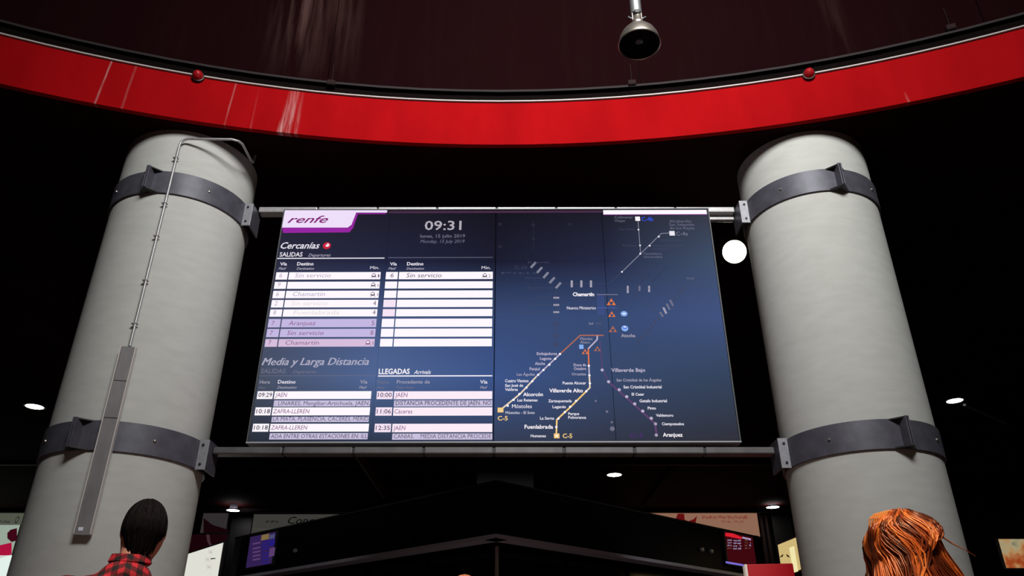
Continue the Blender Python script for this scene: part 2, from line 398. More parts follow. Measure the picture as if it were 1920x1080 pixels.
for j in range(4):
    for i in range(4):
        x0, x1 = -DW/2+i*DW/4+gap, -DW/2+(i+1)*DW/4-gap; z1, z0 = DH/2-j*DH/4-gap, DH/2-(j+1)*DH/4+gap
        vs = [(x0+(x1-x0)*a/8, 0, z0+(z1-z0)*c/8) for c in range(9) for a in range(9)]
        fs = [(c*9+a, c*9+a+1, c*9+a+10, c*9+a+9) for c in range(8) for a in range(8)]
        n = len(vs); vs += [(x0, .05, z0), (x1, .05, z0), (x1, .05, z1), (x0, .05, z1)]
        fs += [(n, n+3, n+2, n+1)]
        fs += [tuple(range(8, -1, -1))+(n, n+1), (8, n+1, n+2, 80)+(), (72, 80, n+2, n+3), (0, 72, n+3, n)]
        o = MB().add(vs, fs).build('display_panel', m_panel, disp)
        at_ = o.data.color_attributes.new('painted_glow', 'FLOAT_COLOR', 'POINT')
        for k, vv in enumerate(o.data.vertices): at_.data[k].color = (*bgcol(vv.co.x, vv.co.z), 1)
m_bez = mat('black_bezel', (.004, .004, .006), .9, spec=.02)
fr_ = MB()
MB().box(-DW/2, DW/2, .05, .045+.03, -DH/2, DH/2).build('back_frame', m_bez, disp)
e = .012
for nm, bx in (('frame_rail', (-DW/2-e, DW/2+e, -.012, .12, -DH/2-e, -DH/2)), ('frame_rail', (-DW/2-e, DW/2+e, -.004, .035, DH/2, DH/2+e)),
               ('frame_rail', (-DW/2-e, -DW/2, -.004, .12, -DH/2, DH/2)), ('frame_rail', (DW/2, DW/2+e, -.004, .12, -DH/2, DH/2))):
    MB().box(*bx).build(nm, mat('frame_lit', (.36, .36, .39), .5) if bx[2] < -.01 else mat('frame_shaded', (.07, .07, .08), .6), disp)  # bottom rail coloured as lit, the other rails darkened as shaded
# text and rectangles drawn on the screens
def font_mesh(s, shear=0, bold=0):
    c = bpy.data.curves.new('t', 'FONT'); c.body = s; c.shear = shear; c.offset = bold; c.resolution_u = 2
    o = bpy.data.objects.new('t', c); COL.objects.link(o)
    dg = bpy.context.evaluated_depsgraph_get(); me = bpy.data.meshes.new_from_object(o.evaluated_get(dg))
    vs = [tuple(v.co) for v in me.vertices]; fs = [tuple(p.vertices) for p in me.polygons]
    bpy.data.objects.remove(o); bpy.data.curves.remove(c); bpy.data.meshes.remove(me)
    return vs, fs
CAP = max(v[1] for v in font_mesh('H')[0])
class Page:                     # flat print in (u, v) of a given sheet
    def __init__(s, uvf, y=-.003, nm=None, par=None): s.b = {}; s.uv = uvf; s.y = y; s.nm = nm; s.par = par
    def mb(s, m): return s.b.setdefault(m.name, (MB(), m))[0]
    def text(s, t, x0, x1, ybase, cap, m, shear=0, bold=0, lift=0):
        vs, fs = font_mesh(t, shear, 0 if 'M' in t else bold)
        if not vs: return
        a = s.uv(x0, ybase); b = s.uv(x1, ybase); c = s.uv((x0+x1)/2, ybase-cap)
        mnx = min(v[0] for v in vs); mxx = max(v[0] for v in vs)
        sx = (b[0]-a[0])/(mxx-mnx); sy = (c[1]-(a[1]+b[1])/2)/CAP
        q = [(a[0]+(v[0]-mnx)*sx, s.y-.002-lift, a[1]+v[1]*sy) for v in vs]
        if s.par: MB().add(q, fs).build(s.nm, m, s.par)
        else: s.mb(m).add(q, fs)
    def scrawl(s, x0, x1, ybase, cap, m, gapw=.12):   # lettering too small to read: uneven upright strokes
        rnd = random.Random(int(x0*7+ybase)); x = x0; st = cap*.30
        while x < x1:
            if rnd.random() > gapw: s.rect(x, min(x1, x+st*rnd.uniform(.8, 1.5)), ybase-cap*rnd.choice((.68, .72, 1)), ybase-cap*rnd.choice((0, 0, .3)), m, .001)
            x += st*1.9
    def rect(s, x0, x1, y0, y1, m, d=0):     # picture numbers taken at the y given by the rectangle
        a = s.uv(x0, (y0+y1)/2)[0]; b = s.uv(x1, (y0+y1)/2)[0]; xm = (x0+x1)/2
        t = s.uv(xm, y0)[1]; l = s.uv(xm, y1)[1]; y = s.y-d
        s.mb(m).quad((a, y, l), (b, y, l), (b, y, t), (a, y, t))
    def poly(s, pts, m, d=0):
        q = [s.uv(*p) for p in pts]; s.mb(m).add([(p[0], s.y-d, p[1]) for p in q], [tuple(range(len(q)))])
    def line(s, pts, wpx, m, d=0):
        w_ = wpx/2*.0050
        q = [Vector(s.uv(*p)) for p in pts]
        for a, b in zip(q, q[1:]):
            n = (b-a).normalized(); n = Vector((-n.y, n.x))*w_; ex = (b-a).normalized()*w_*.5
            s.mb(m).add([(p.x, s.y-d, p.y) for p in (a-ex-n, b+ex-n, b+ex+n, a-ex+n)], [(0, 1, 2, 3)])
    def dot(s, x, y, rpx, m, n=12, d=.001, sq=1):
        c = s.uv(x, y); r = rpx*.0050
        s.mb(m).add([(c[0]+r*math.cos(2*PI*k/n), s.y-d, c[1]+r*sq*math.sin(2*PI*k/n)) for k in range(n)], [tuple(range(n))])
    def done(s, names, parent):
        for k, (b, m) in s.b.items():
            o = b.build(names, m, parent)
            if len(b.f) > 1: o['kind'] = 'stuff'      # strokes too small to pick apart
        s.b = {}
W1 = emat('screen_white', (255, 248, 255)); W2 = emat('screen_pinkish', (246, 228, 245)); LAV = emat('screen_lavender', (196, 184, 226)); LAV2 = emat('screen_lilac', (214, 190, 220))
SUB = emat('screen_grey_lilac', (200, 192, 222))
TX = emat('text_white', (236, 232, 242)); TG = emat('text_grey', (165, 160, 178)); TD = emat('text_dim', (112, 112, 135)); TV = emat('text_very_dim', (66, 70, 96))
INK = emat('ink_grey', (95, 82, 105)); INKL = emat('ink_light', (178, 168, 190)); INKF = emat('ink_faint', (226, 218, 214)); INKM = emat('ink_mauve', (140, 95, 140))
MAG = emat('screen_magenta', (150, 38, 160)); MAGT = emat('text_magenta', (130, 30, 115)); PALE = emat('header_pale', (238, 222, 250))
BLU = emat('map_blue', (50, 80, 215)); LBL = emat('map_light_blue', (135, 175, 240)); ORG = emat('map_orange', (225, 120, 70)); RED = emat('logo_red', (205, 35, 60))
CRM = emat('map_cream', (235, 215, 190)); YEL = emat('map_yellow', (245, 205, 130)); PUR = emat('map_purple', (98, 66, 112)); MGL = emat('map_grey_line', (130, 132, 150)); LILD = emat('map_lilac', (190, 180, 205))
LINB = emat('map_blue_line', (72, 88, 160)); DKP = emat('map_dark_purple', (75, 45, 110))

hd = Page(uv, nm='heading_text', par=disp)
# header tab
hd.poly([(531, 437), (529, 427), (652, 427), (658, 424), (668, 400), (724, 399.5), (724, 401.5), (671, 402), (662, 428), (655, 436)], MAG)
hd.poly([(534.5, 394.5), (726, 394.5), (726, 399), (668, 399), (659, 422), (652, 427), (528.5, 427)], PALE, .001)
hd.text('renfe', 539, 615, 418.5, 13, MAGT, .45, .012, .003)
hd.rect(1131, 1325, 394, 402, W1); hd.rect(1131, 1325, 402, 403, MAG)
hd.rect(729, 1128, 395.5, 399.5, emat('header_dim', (72, 44, 70)))
hd.text('Cercanías', 526, 599, 466.5, 11.5, TX, .3, .012)
hd.dot(613, 461, 8.5, RED, 20); hd.dot(614, 460, 4.2, TX, 16, .002); hd.dot(611, 458, 3.0, RED, 12, .003)
hd.text('SALIDAS', 524, 567, 481.5, 8, TX, 0, .012); hd.text('Departures', 578, 620, 481.5, 5.5, TG, .3, .01)
hd.rect(520, 721, 483.6, 485.4, TX); hd.rect(728, 924, 482.6, 483.6, TD)
hd.text('09:31', 796, 865, 431.5, 16.5, emat('clock_grey', (178, 172, 182)), 0, .012)
hd.text('lunes, 15 julio 2019', 788, 872, 446, 6, TD, 0, .01); hd.text('Monday, 15 July 2019', 788, 871, 456, 6, TD, .25, .01)
for x in (0, 1):
    dx = (0, 206)[x]
    hd.text('Vía', 525+dx, 538+dx, 498, 5.5, TX, 0, .02); hd.text('Platf', 522+dx, 537+dx, 506, 4.2, TG, .3, .02)
    hd.text('Destino', 557+dx, 588+dx, 498, 6, TX, 0, .02); hd.text('Destination', 556+dx, 589+dx, 506, 4.2, TG, .3, .02)
    hd.text('Min.', (694, 903)[x], (711, 920)[x], 505, 5.5, TX, 0, .02)
hd.done('heading_shape', disp)

rowsY = [(510.3, 524), (528.2, 541.3), (545.2, 559), (562.3, 576.3), (580, 593.5), (598, 613.6), (616.6, 631.8), (635.5, 650)]
ua = uv(517.5, 517)[0]; ud = uv(540.5, 517)[0]; uq = uv(713.5, 517)[0]
ub = uv(723.5, 517)[0]; ue = uv(747, 517)[0]; uz = uv(924, 517)[0]
for k, (y0, y1) in enumerate(rowsY):
    t = uv(700, y0)[1]; l = uv(700, y1)[1]
    ml = W1 if k < 5 else (LAV if k < 7 else LAV2)
    mr = W1
    for a, b, m in ((ua, ud-.006, ml), (ud+.006, uq, ml), (ub, ue-.006, W2 if 2 < k < 5 else mr), (ue+.006, uz, mr)):
        MB().quad((a, -.003, l), (b, -.003, l), (b, -.003, t), (a, -.003, t)).build('timetable_row', m, disp)
tt = Page(uv, -.0045, 'timetable_text', disp)
L_rows = [('6', 'Sin servicio', 553, 620, '1', INKL, INKL, 1), ('9', '', 0, 0, '6', INKL, INKL, 1), ('6', 'Chamartín', 549, 609, '4', INKL, INKL, 1),
          ('2', 'Sin servicio', 546, 614, '4', INKL, INKF, 0), ('8', 'Fuenlabrada', 550, 636, '4', INKL, INKF, 0),
          ('7', 'Aranjuez', 541, 592, '5', INKM, INKM, 0), ('7', 'Sin servicio', 538, 607, '8', INKM, INKM, 0), ('7', 'Chamartín', 535, 598, '3', INKM, INKM, 1)]
nx = [526, 523, 520, 517, 514.5, 511.5, 508.5, 505.5]; rx = [707, 706, 705, 702, 701, 699, 697, 696]
def train_icon(x, y, m):
    tt.dot(x, y-4.3, 4.2, m, 14, 0, 1.15); tt.rect(x-4, x+4, y-4.5, y-1, m); tt.rect(x-2.4, x+2.4, y-6.5, y-3.2, W1, .001)
    tt.line([(x-3.5, y-.5), (x-4.5, y+1.2)], .9, m); tt.line([(x+3.5, y-.5), (x+4.5, y+1.2)], .9, m)
for k, (n, s_, a, b, mn, m1, m2, ic) in enumerate(L_rows):
    yb = rowsY[k][1]-3.2
    tt.text(n, nx[k]-2.5, nx[k]+3, yb, 8, m1, .1)
    if s_: tt.text(s_, a, b, yb, 8, m2, .12)
    if ic: train_icon(rx[k]-6, yb, INK if k < 5 else INKM); tt.text(mn, rx[k]+1.5, rx[k]+4, yb, 6, INK)
    else: tt.text(mn, rx[k]-2.5, rx[k]+3, yb, 8.5, INK if k < 5 else INKM)
tt.text('6', 732, 738, 520.6, 8, INK, .1); tt.text('Sin servicio', 762, 828, 520.8, 8.2, INK, .12); train_icon(909, 520.8, INK); tt.text('2', 916, 919.5, 520.8, 6, INK)
tt.done('train_symbol', disp)

lo = Page(uv, nm='heading_text', par=disp)
for dx in (-.5, .5): lo.text('Media y Larga Distancia', 491+dx, 691+dx, 685, 13.5, emat('title_grey', (172, 170, 192)), .3, 0, .0004*(dx > 0))
lo.text('SALIDAS', 489, 535, 700, 8, TD, 0, .012); lo.text('Departures', 549, 593, 700, 5.5, TD, .3, .01)
lo.rect(488, 703, 704.2, 705, TD); lo.text('LLEGADAS', 710, 768, 701.5, 9.5, W1, 0, .02); lo.text('Arrivals', 776, 808, 701.5, 7, TX, .3, .012)
lo.rect(709, 923, 704, 706, W1)
for t, a, b, y, c, m, sh in (('Hora', 487, 506, 719.5, 6, TG, 0), ('Hour', 485, 499, 729, 4.2, TD, .3), ('Destino', 521, 554, 719.5, 6.5, TX, 0), ('Destination', 520, 556, 729, 4.6, TG, .3),
                       ('Vía', 675, 689, 719.5, 6.5, TG, 0), ('Platf', 673, 688, 729, 4.6, TG, .3), ('Hora', 708, 729, 719.5, 6, TD, 0), ('Hour', 707, 722, 729, 4.2, TD, .3),
                       ('Procedente de', 744, 806, 719.5, 6.5, TG, 0), ('Train from', 743, 776, 729, 4.6, TD, .3), ('Vía', 900, 914, 719.5, 6.5, TX, 0), ('Platf', 900, 914, 729, 4.6, TG, .3)):
    lo.text(t, a, b, y, c, m, sh, .012)
lo.done('heading_line', disp)
t2 = Page(uv, -.0045, 'timetable_text', disp)
TI = emat('ink_dark', (60, 50, 72)); WP = emat('screen_rose', (252, 236, 248))
def cell(x0, x1, y0, y1, m):
    a, b = uv(x0, (y0+y1)/2)[0], uv(x1, (y0+y1)/2)[0]; xm = (x0+x1)/2; t = uv(xm, y0)[1]; l = uv(xm, y1)[1]
    MB().quad((a, -.003, l), (b, -.003, l), (b, -.003, t), (a, -.003, t)).build('timetable_row', m, disp)
for y0, y1, tx0, tx1, dx0, dx1, tm, ds, de, s0, s1, st in (
        (733.8, 748.3, 482.5, 512, 514.5, 696, '09:29', 'JAEN', 538, 750.8, 762.3, '; LINARES, Mengíbar-Artichuela, JAEN.'),
        (764, 779, 478.5, 508, 510.5, 693.5, '10:18', 'ZAFRA-LLEREN', 580, 781.5, 791.5, 'LA MATA, PLASENCIA, CACERES, MERID'),
        (794.7, 809.6, 474, 504, 506.5, 691.5, '10:18', 'ZAFRA-LLEREN', 576, 812.3, 824, 'ADA ENTRE OTRAS ESTACIONES EN: ILL')):
    cell(tx0, tx1, y0, y1, W1); cell(dx0, dx1, y0, y1, W1); cell(dx0-1, dx1-2, s0, s1, SUB)
    t2.text(tm, tx0+2, tx1-2, y1-3.5, 8, TI, 0, .01); t2.text(ds, dx0+1.5, de, y1-3.5, 8, INKM, .1, .005)
    t2.text(st, dx0+1, dx1-3, s1-2, 7.6, INK, .05, .005)
for y0, y1, tx0, tx1, dx0, dx1, tm, ds, de, s0, s1, st in (
        (733.8, 748.6, 706.5, 736.5, 738.8, 923, '10:00', 'JAEN', 764, 750.8, 762.3, 'DISTANCIA PROCEDENTE DE JAEN. NO'),
        (764, 779.5, 704.5, 735, 737.5, 923, '11:06', 'Cáceres', 773, 0, 0, ''),
        (794.7, 810.5, 702.5, 733, 735.5, 923, '12:35', 'JAEN', 760, 813, 824.5, 'CANIAS.    MEDIA DISTANCIA PROCEDE')):
    cell(tx0, tx1, y0, y1, W2); cell(dx0, dx1, y0, y1, WP)
    t2.text(tm, tx0+2, tx1-2, y1-3.8, 8, INK, 0, .01); t2.text(ds, dx0+2, de, y1-3.8, 8, INKM, .05, .005)
    if st: cell(dx0, dx1, s0, s1, SUB); t2.text(st, dx0+3, dx1-2, s1-2.2, 8, INK, 0, .006)
t2.done('timetable_text', disp)

mp = Page(uv, nm='station_name', par=disp)
# lines
mp.line([(1196, 412), (1201, 476)], 1.6, MGL); mp.line([(1259, 437), (1240, 438), (1201, 476), (1165, 511)], 1.8, MGL); mp.line([(1165, 511), (1142, 532)], 1, TV)
for x, y, r in ((1197, 431, 2), (1200, 460.5, 2), (1200.5, 476, 2.2), (1218, 461, 2.2), (1235, 444, 2.2), (1166, 510, 2)): mp.dot(x, y, r, TX)
mp.rect(1191, 1200, 406.5, 414.5, W1, .001); mp.rect(1255, 1265, 433.5, 442, TX, .001)
mp.text('C-4b', 1203, 1225, 415, 7.5, BLU, 0, .02); mp.text('C-4a', 1268, 1290, 442, 7, TD, 0, .01)
for t, a, b, y, c, m in (('Colmenar', 1152, 1187, 410, 4.5, TD), ('Viejo', 1152, 1172, 416.5, 4.5, TD), ('Tres Cantos', 1160, 1190, 432, 3.6, TV), ('El Goloso', 1168, 1194, 462.5, 3.6, TV),
                      ('Alcobendas', 1255, 1296, 417.5, 5, TD), ('San Sebastián', 1255, 1302, 424, 5, TD), ('de los Reyes', 1256, 1302, 430.5, 5, TD),
                      ('Valdelasfuentes', 1237, 1277, 452.5, 3.6, TV), ('Universidad Comillas', 1225, 1284, 463, 3.8, TV), ('de Madrid', 1224, 1254, 469, 3.6, TV),
                      ('Cantoblanco', 1207, 1241, 478, 4, TD), ('Universidad', 1207, 1241, 484, 4, TD)):
    mp.text(t, a, b, y, c, m)
# ghostly upper left branch
for k in range(5):
    x, y = 1000+k*11.7, 497+k*9.6; mp.line([(x-4, y+4.5), (x+4, y-4.5)], 5, MGL)
mp.text('C-10', 965, 988, 505, 6, TV); mp.line([(1000, 415), (1000, 470)], 1.5, emat('faintest', (38, 38, 58)))
for x, y in ((1000, 422), (1068, 421), (938, 421), (938, 463), (1000, 448)): mp.dot(x, y, 4, emat('faintest', (38, 38, 58)))
mp.line([(1050, 536), (1052, 532), (1140, 532)], .8, TV); mp.line([(1041, 545), (1041, 652)], .8, TV); mp.line([(1045, 545), (1045, 652)], .8, TV)
for x in (1072, 1090, 1108): mp.line([(x, 527), (x, 538)], 4.5, TG)
for y, m in ((558.5, TG), (572, TG), (585.5, TG), (607, TV), (630, TV), (646, TV)): mp.line([(1038.5, y), (1047.5, y)], 4, m)
for x, y0, y1, m in ((1177, 537, 549, TG), (1199, 537, 545, TD), (1217, 537, 547, TG)): mp.line([(x, y0), (x, y1)], 4, m)
mp.line([(1145, 543), (1222, 541)], .8, TV); mp.line([(1190, 551), (1232, 588)], 1, TV)
for t, a, b, y in (('El Barrial', 990, 1028, 494), ('Pitis', 940, 1010, 514), ('Mirasierra', 985, 1015, 523), ('Ramón y Cajal', 990, 1038, 541.5), ('Pozuelo', 1008, 1034, 559), ('Aravaca', 996, 1032, 572.5), ('Príncipe Pío', 962, 1032, 587)):
    mp.text(t, a, b, y, 3.4, TV)
for (a, b) in (((1070, 520), (1092, 504)), ((1095, 520), (1120, 498)), ((1170, 530), (1190, 508)), ((1200, 532), (1222, 510)), ((1222, 530), (1250, 500))): mp.line([a, b], .9, emat('fainter', (50, 50, 78)))
for k in range(17):             # right-hand branch of slanted ticks
    f = k/16; x, y = 1196+f*100, 640-f*115; s_ = 5 if k in (8, 9, 10) else 3.6
    m = (TG if k == 8 else TD if k in (7, 9, 10) else TV); mp.line([(x-2, y-s_), (x+3, y+s_)], 2.4 if m is TV else 4.2, m)
mp.text('Alcalá', 1287, 1301, 524, 3.6, TD)
mp.text('Chamartín', 1074, 1114, 555.5, 6.5, W1, 0, .03); mp.text('C-1 C-3 C-4', 1075, 1108, 565, 4, TV); mp.text('Nuevos Ministerios', 1063, 1117, 580.5, 5.5, W1, 0, .03)
mp.text('Sol', 1104, 1112, 609, 4.2, TG); mp.text('C-3 C-4', 1117, 1126, 608.5, 3.5, TD)
for x in (1121, 1124.5, 1128, 1131): mp.line([(x, 553), (x+.5, 590)], 1.1, LINB)
for x in (1124, 1128): mp.line([(x, 592), (x+1.5, 628)], .9, TV)
mp.line([(1119, 552.5), (1158, 552.5)], 2.2, TD); mp.line([(1119, 577.5), (1156, 577.5)], 2.2, LINB)
def tri(x, y, r, m):
    for dx, dy in ((0, -.55), (-.75, .45), (.75, .45)):
        mp.poly([(x+dx*r, y+dy*r-.65*r), (x+dx*r-.62*r, y+dy*r+.45*r), (x+dx*r+.62*r, y+dy*r+.45*r)], m, .002)
OR2 = emat('map_orange_dim', (175, 105, 85))
tri(1146, 567, 6.2, ORG); tri(1147, 590, 5, ORG); tri(1149, 618, 5.6, OR2); tri(1097, 660, 4.5, ORG); tri(1120, 654.5, 4.5, OR2)
mp.dot(1170, 588.5, 7, LBL, 18, .001, .85); mp.dot(1170, 588.5, 3.2, W1, 14, .002, .5); mp.dot(1171.5, 616, 7, LBL, 18, .001, .95); mp.dot(1171.5, 615, 4, BLU, 14, .002, .5); mp.dot(1171.5, 614, 2.5, W1, 12, .003, .5)
mp.text('Atocha', 1164.5, 1191, 632.5, 6, TG, 0, .02)
# orange and cream lines
mp.line([(1131, 629), (1088, 629), (1050, 664)], 2.6, OR2); mp.line([(1050, 664), (1030, 683), (1005, 707)], 2.8, LILD); mp.line([(1005, 707), (975, 739), (938, 769)], 3.0, CRM)
mp.line([(1120, 629), (1119.5, 637), (1103, 654)], 2.8, LILD); mp.line([(1103, 654), (1104, 685)], 2.6, ORG); mp.line([(1104, 685), (1105, 706)], 2.8, LILD)
mp.line([(1105, 706), (1106, 727), (1098, 735)], 3, CRM); mp.line([(1098, 735), (1070, 763), (1044, 787), (1043, 816)], 3, YEL)
for x, y in ((1050, 664), (1041, 673), (1030, 684), (1019, 694), (1009, 703), (998, 715), (987, 727), (974, 739), (963, 750), (952, 761), (1104, 686), (1105, 704), (1106, 719), (1099, 734), (1080, 752), (1069, 763), (1059, 773), (1047, 785), (1043, 801)): mp.dot(x, y, 2.3, W1)
mp.rect(933, 944, 764.5, 773.5, YEL, .001); mp.rect(1038.5, 1049, 813, 822, YEL, .001); mp.rect(936.5, 940.5, 767.5, 770.5, CRM, .002); mp.rect(1041.5, 1046, 816, 819, W1, .002)
mp.text('C-5', 933, 952, 788.5, 8, YEL, 0, .02); mp.text('C-5', 1055, 1073, 821.5, 8, YEL, 0, .02)
mp.text('Méndez', 1088, 1111, 638, 5, TG); mp.text('Álvaro', 1088, 1106, 644.5, 5, TG); mp.rect(1086, 1094, 646.5, 654.5, LBL)
for t, a, b, y, c, m in (('Embajadores', 1006.5, 1044.5, 666, 5.2, LILD), ('Laguna', 1012.5, 1034, 675, 5.2, LILD), ('Aluche', 1003, 1022, 684.5, 5.2, LILD), ('Fanjul', 993, 1012, 694.5, 5.2, LILD),
        ('Las Águilas', 969, 1003, 704.5, 4.6, TG), ('Cuatro Vientos', 947, 991, 717, 5.4, TX), ('San José de', 947, 981, 725.5, 5, TX), ('Valderas', 947, 971, 733, 5, TX),
        ('Alcorcón', 981, 1018, 743, 6.5, W1), ('Las Retamas', 970, 1008, 753, 5, TX), ('Móstoles', 960, 997, 765.5, 7, W1), ('Móstoles - El Soto', 948, 1002.5, 776.5, 5, TX),
        ('Doce de', 1075.5, 1099, 687, 5, LILD), ('Octubre', 1076, 1099, 694, 5, LILD), ('Orcasitas', 1072, 1099, 704, 4.6, TG), ('Puente Alcocer', 1055, 1099, 721, 5.2, TX),
        ('Villaverde Alto', 1030, 1093, 736, 6.8, W1), ('Zarzaquemada', 1028, 1072, 754.5, 5, TX), ('Leganés', 1036, 1061, 765.5, 5, TX), ('Parque', 1065.5, 1086, 778.5, 5, TX), ('Polvoranca', 1065.5, 1099, 785.5, 5, TX),
        ('La Serna', 1012.5, 1039, 787, 5, TX), ('Fuenlabrada', 983.5, 1037, 804, 7, W1), ('Humanes', 995, 1023.5, 820, 5, TX),
        ('Villaverde Bajo', 1146, 1210, 697.5, 6.5, LILD), ('San Cristóbal de los Ángeles', 1156, 1240, 715.5, 5, TG), ('San Cristóbal Industrial', 1169, 1240.5, 728.5, 5.2, TX),
        ('El Casar', 1184.5, 1208, 742, 5, TX), ('Getafe Industrial', 1199, 1250.5, 754.5, 5.2, TX), ('Pinto', 1214.5, 1230, 768, 5, TX), ('Valdemoro', 1230, 1262.5, 781.5, 5, TX),
        ('Ciempozuelos', 1241, 1282.5, 797.5, 5, TX), ('Aranjuez', 1243, 1280, 819, 7, W1)):
    mp.text(t, a, b, y, c, m, 0, .02)
mp.line([(1125, 640), (1129, 692), (1141, 716)], 1.6, PUR); mp.line([(1141, 716), (1228, 794), (1231, 815)], 3.4, PUR)
for x, y in ((1129, 694), (1141, 716), (1161, 731), (1175, 744), (1190, 757.5), (1205, 771), (1221, 784.5), (1229, 795), (1230.5, 816)): mp.dot(x, y, 3.1, LILD if y < 790 else TG)
mp.text('C-3', 1181, 1205, 820, 7, DKP, 0, .02)
for x, y, r in ((1117, 752, 2.2), (1138, 772, 2.6), (1147, 792, 2.2), (1148, 804, 4.6)): mp.dot(x, y, r, TD)
mp.done('map_drawing', disp)

# ------------------------------------------------------------------ hanging lamp
lp = at(1199, 84, y=4.8)
lamp = thing('pendant_lamp', 'polished bell-shaped lamp hanging unlit from a thick silver stem before the rotunda wall', 'lamp', lp)
ax = Vector((.02, 0, 1)).normalized(); rr_ = .172
prof = [(rr_*.99, -.0), (rr_, .004), (rr_*.985, .03), (rr_*.93, .075), (rr_*.80, .125), (rr_*.62, .165), (rr_*.42, .195), (.05, .215)]
MB().lathe(prof, (0, 0, 0), 48, ax).build('bell_shade', m_chrome, lamp, smooth=True)
MB().lathe([(r_*.96, z-.001) for r_, z in prof], (0, 0, 0), 48, ax).build('shade_lining', m_lampin, lamp, smooth=True)
MB().lathe([(rr_+.002, -.004), (rr_+.006, .002), (rr_+.002, .008), (rr_-.006, .003), (rr_+.002, -.004)], (0, 0, 0), 48, ax).build('rim', m_chrome, lamp, smooth=True)
MB().lathe([(.03, .20), (.03, .12), (.036, .07), (.03, .03), (.0, .02)], (0, 0, 0), 20, ax).build('bulb', mat('unlit_bulb', (.05, .05, .055), .15), lamp, smooth=True)
MB().lathe([(.052, .20), (.055, .24), (.04, .26), (.036, .33)], (0, 0, 0), 24, ax, True).build('neck', m_chrome, lamp, smooth=True)
MB().box(-.02, .02, -.047, -.03, .325, .365).build('clamp_window', m_black, lamp, bevel=.003)
for s in (-1, 1):
    k = MB().tube([(s*.03, 0, .30), (s*.062, -.005, .305)], .006, 8).build('wing_bolt', m_steel_hi, lamp)
    MB().lathe([(0, .012), (.013, .010), (.013, -.004), (0, -.006)], (s*.066, -.006, .306), 12, (s, 0, 0)).build('bolt_head', m_black, k)
    MB().box(min(s*.034, s*.042), max(s*.034, s*.042), -.02, .02, .27, .37).build('side_strap', m_chrome, lamp, bevel=.002)
MB().lathe([(.046, .35), (.047, .36), (.047, .95), (.03, .97), (.03, 1.0)], (0, 0, 0), 28, (0, 0, 1), True).build('gear_housing', mat('satin_aluminium', (.36, .36, .37), .45, .8), lamp, smooth=True)
MB().lathe([(.012, 1.0), (.012, DZ1-lp.z)], (0, 0, 0), 12, (0, 0, 1), True).build('stem', m_steel_hi, lamp, smooth=True)

# ------------------------------------------------------------------ downlights in the soffit
def downlight(px, py, r, col, s, lb):
    p = at(px, py, z=CZ-.02); p.z = CZ
    if p.y > 24.3: p = at(px, py, y=24.3); p.z += .025
    drop = CZ-p.z
    t = thing('downlight', lb, 'ceiling light', p, 0, 'lit downlights in the dark soffit')
    MB().lathe([(r, -.03), (r+.04, -.03), (r+.045, -.0)], (0, 0, 0), 28).build('rim', m_steel, t, smooth=True)
    if drop > .01: MB().lathe([(r*.6, 0), (r*.6, drop)], (0, 0, 0), 20).build('canopy', m_steel, t, smooth=True)
    MB().lathe([(.001, -.025), (r, -.025)], (0, 0, 0), 28).build('diffuser', mat('lamp_glow_%d%d' % (px, py), (1, 1, 1), .5, emit=col, es=s), t)
downlight(65, 762, .17, (1, .82, .62), 22, 'lit warm white downlight at the far left beside the left column')
downlight(1790, 751, .15, (.95, .92, 1), 14, 'lit cool white downlight at the far right beside the right column')
downlight(1152, 890, .19, (1, .88, .70), 26, 'lit warm downlight below the display, above the black kiosk')
downlight(437, 957, .19, (1, .95, .95), 16, 'small lit downlight right of the left column, beside the dark post')
downlight(1449, 951, .19, (1, .97, .92), 16, 'small lit downlight left of the right column, above the mullions')
p = at(1377, 472, y=8.3)
fl = thing('floodlight', 'bright round floodlight shining between the display and the right column', 'floodlight', p)
dv = (Vector((0, 0, EYE))-p).normalized()
MB().lathe([(0.001, .0), (.142, .0)], (0, 0, 0), 40, dv).build('lens', mat('floodlight_glow', (1, 1, 1), .5, emit=(1, 1, .72), es=10), fl)
MB().lathe([(.142, .004), (.150, .002), (.148, -.06), (.11, -.16), (.05, -.2)], (0, 0, 0), 40, dv).build('housing', m_black, fl, smooth=True)
MB().tube([(-dv*.15).to_tuple(), (0, .2, .25), (0, .22, CZ-.006-p.z)], .015, 8).build('bracket', m_black, fl)
# ceiling duct running away, and a thin tube at right shaping a streak of reflected light
a, b_ = at(686, 873, z=CZ-.12), at(727, 930, z=CZ-.12)
tag(MB().tube([(-3.70, 18.2, CZ-.10), (-3.64, 22.6, CZ-.10)], .10, 14).build('ceiling_duct', mat('reddish_duct', (.16, .075, .07), .5), smooth=True), 'reddish round duct under the dark soffit below the display', 'duct')
a, b_ = at(1808, 758, z=CZ-.05), at(1885, 793, z=CZ-.05)
tag(MB().tube([a, b_], .035, 8).build('light_streak', mat('streak_grey', (.16, .15, .17), .5), smooth=True), 'thin grey tube standing for a reflected light streak beside the far right downlight', 'pipe')

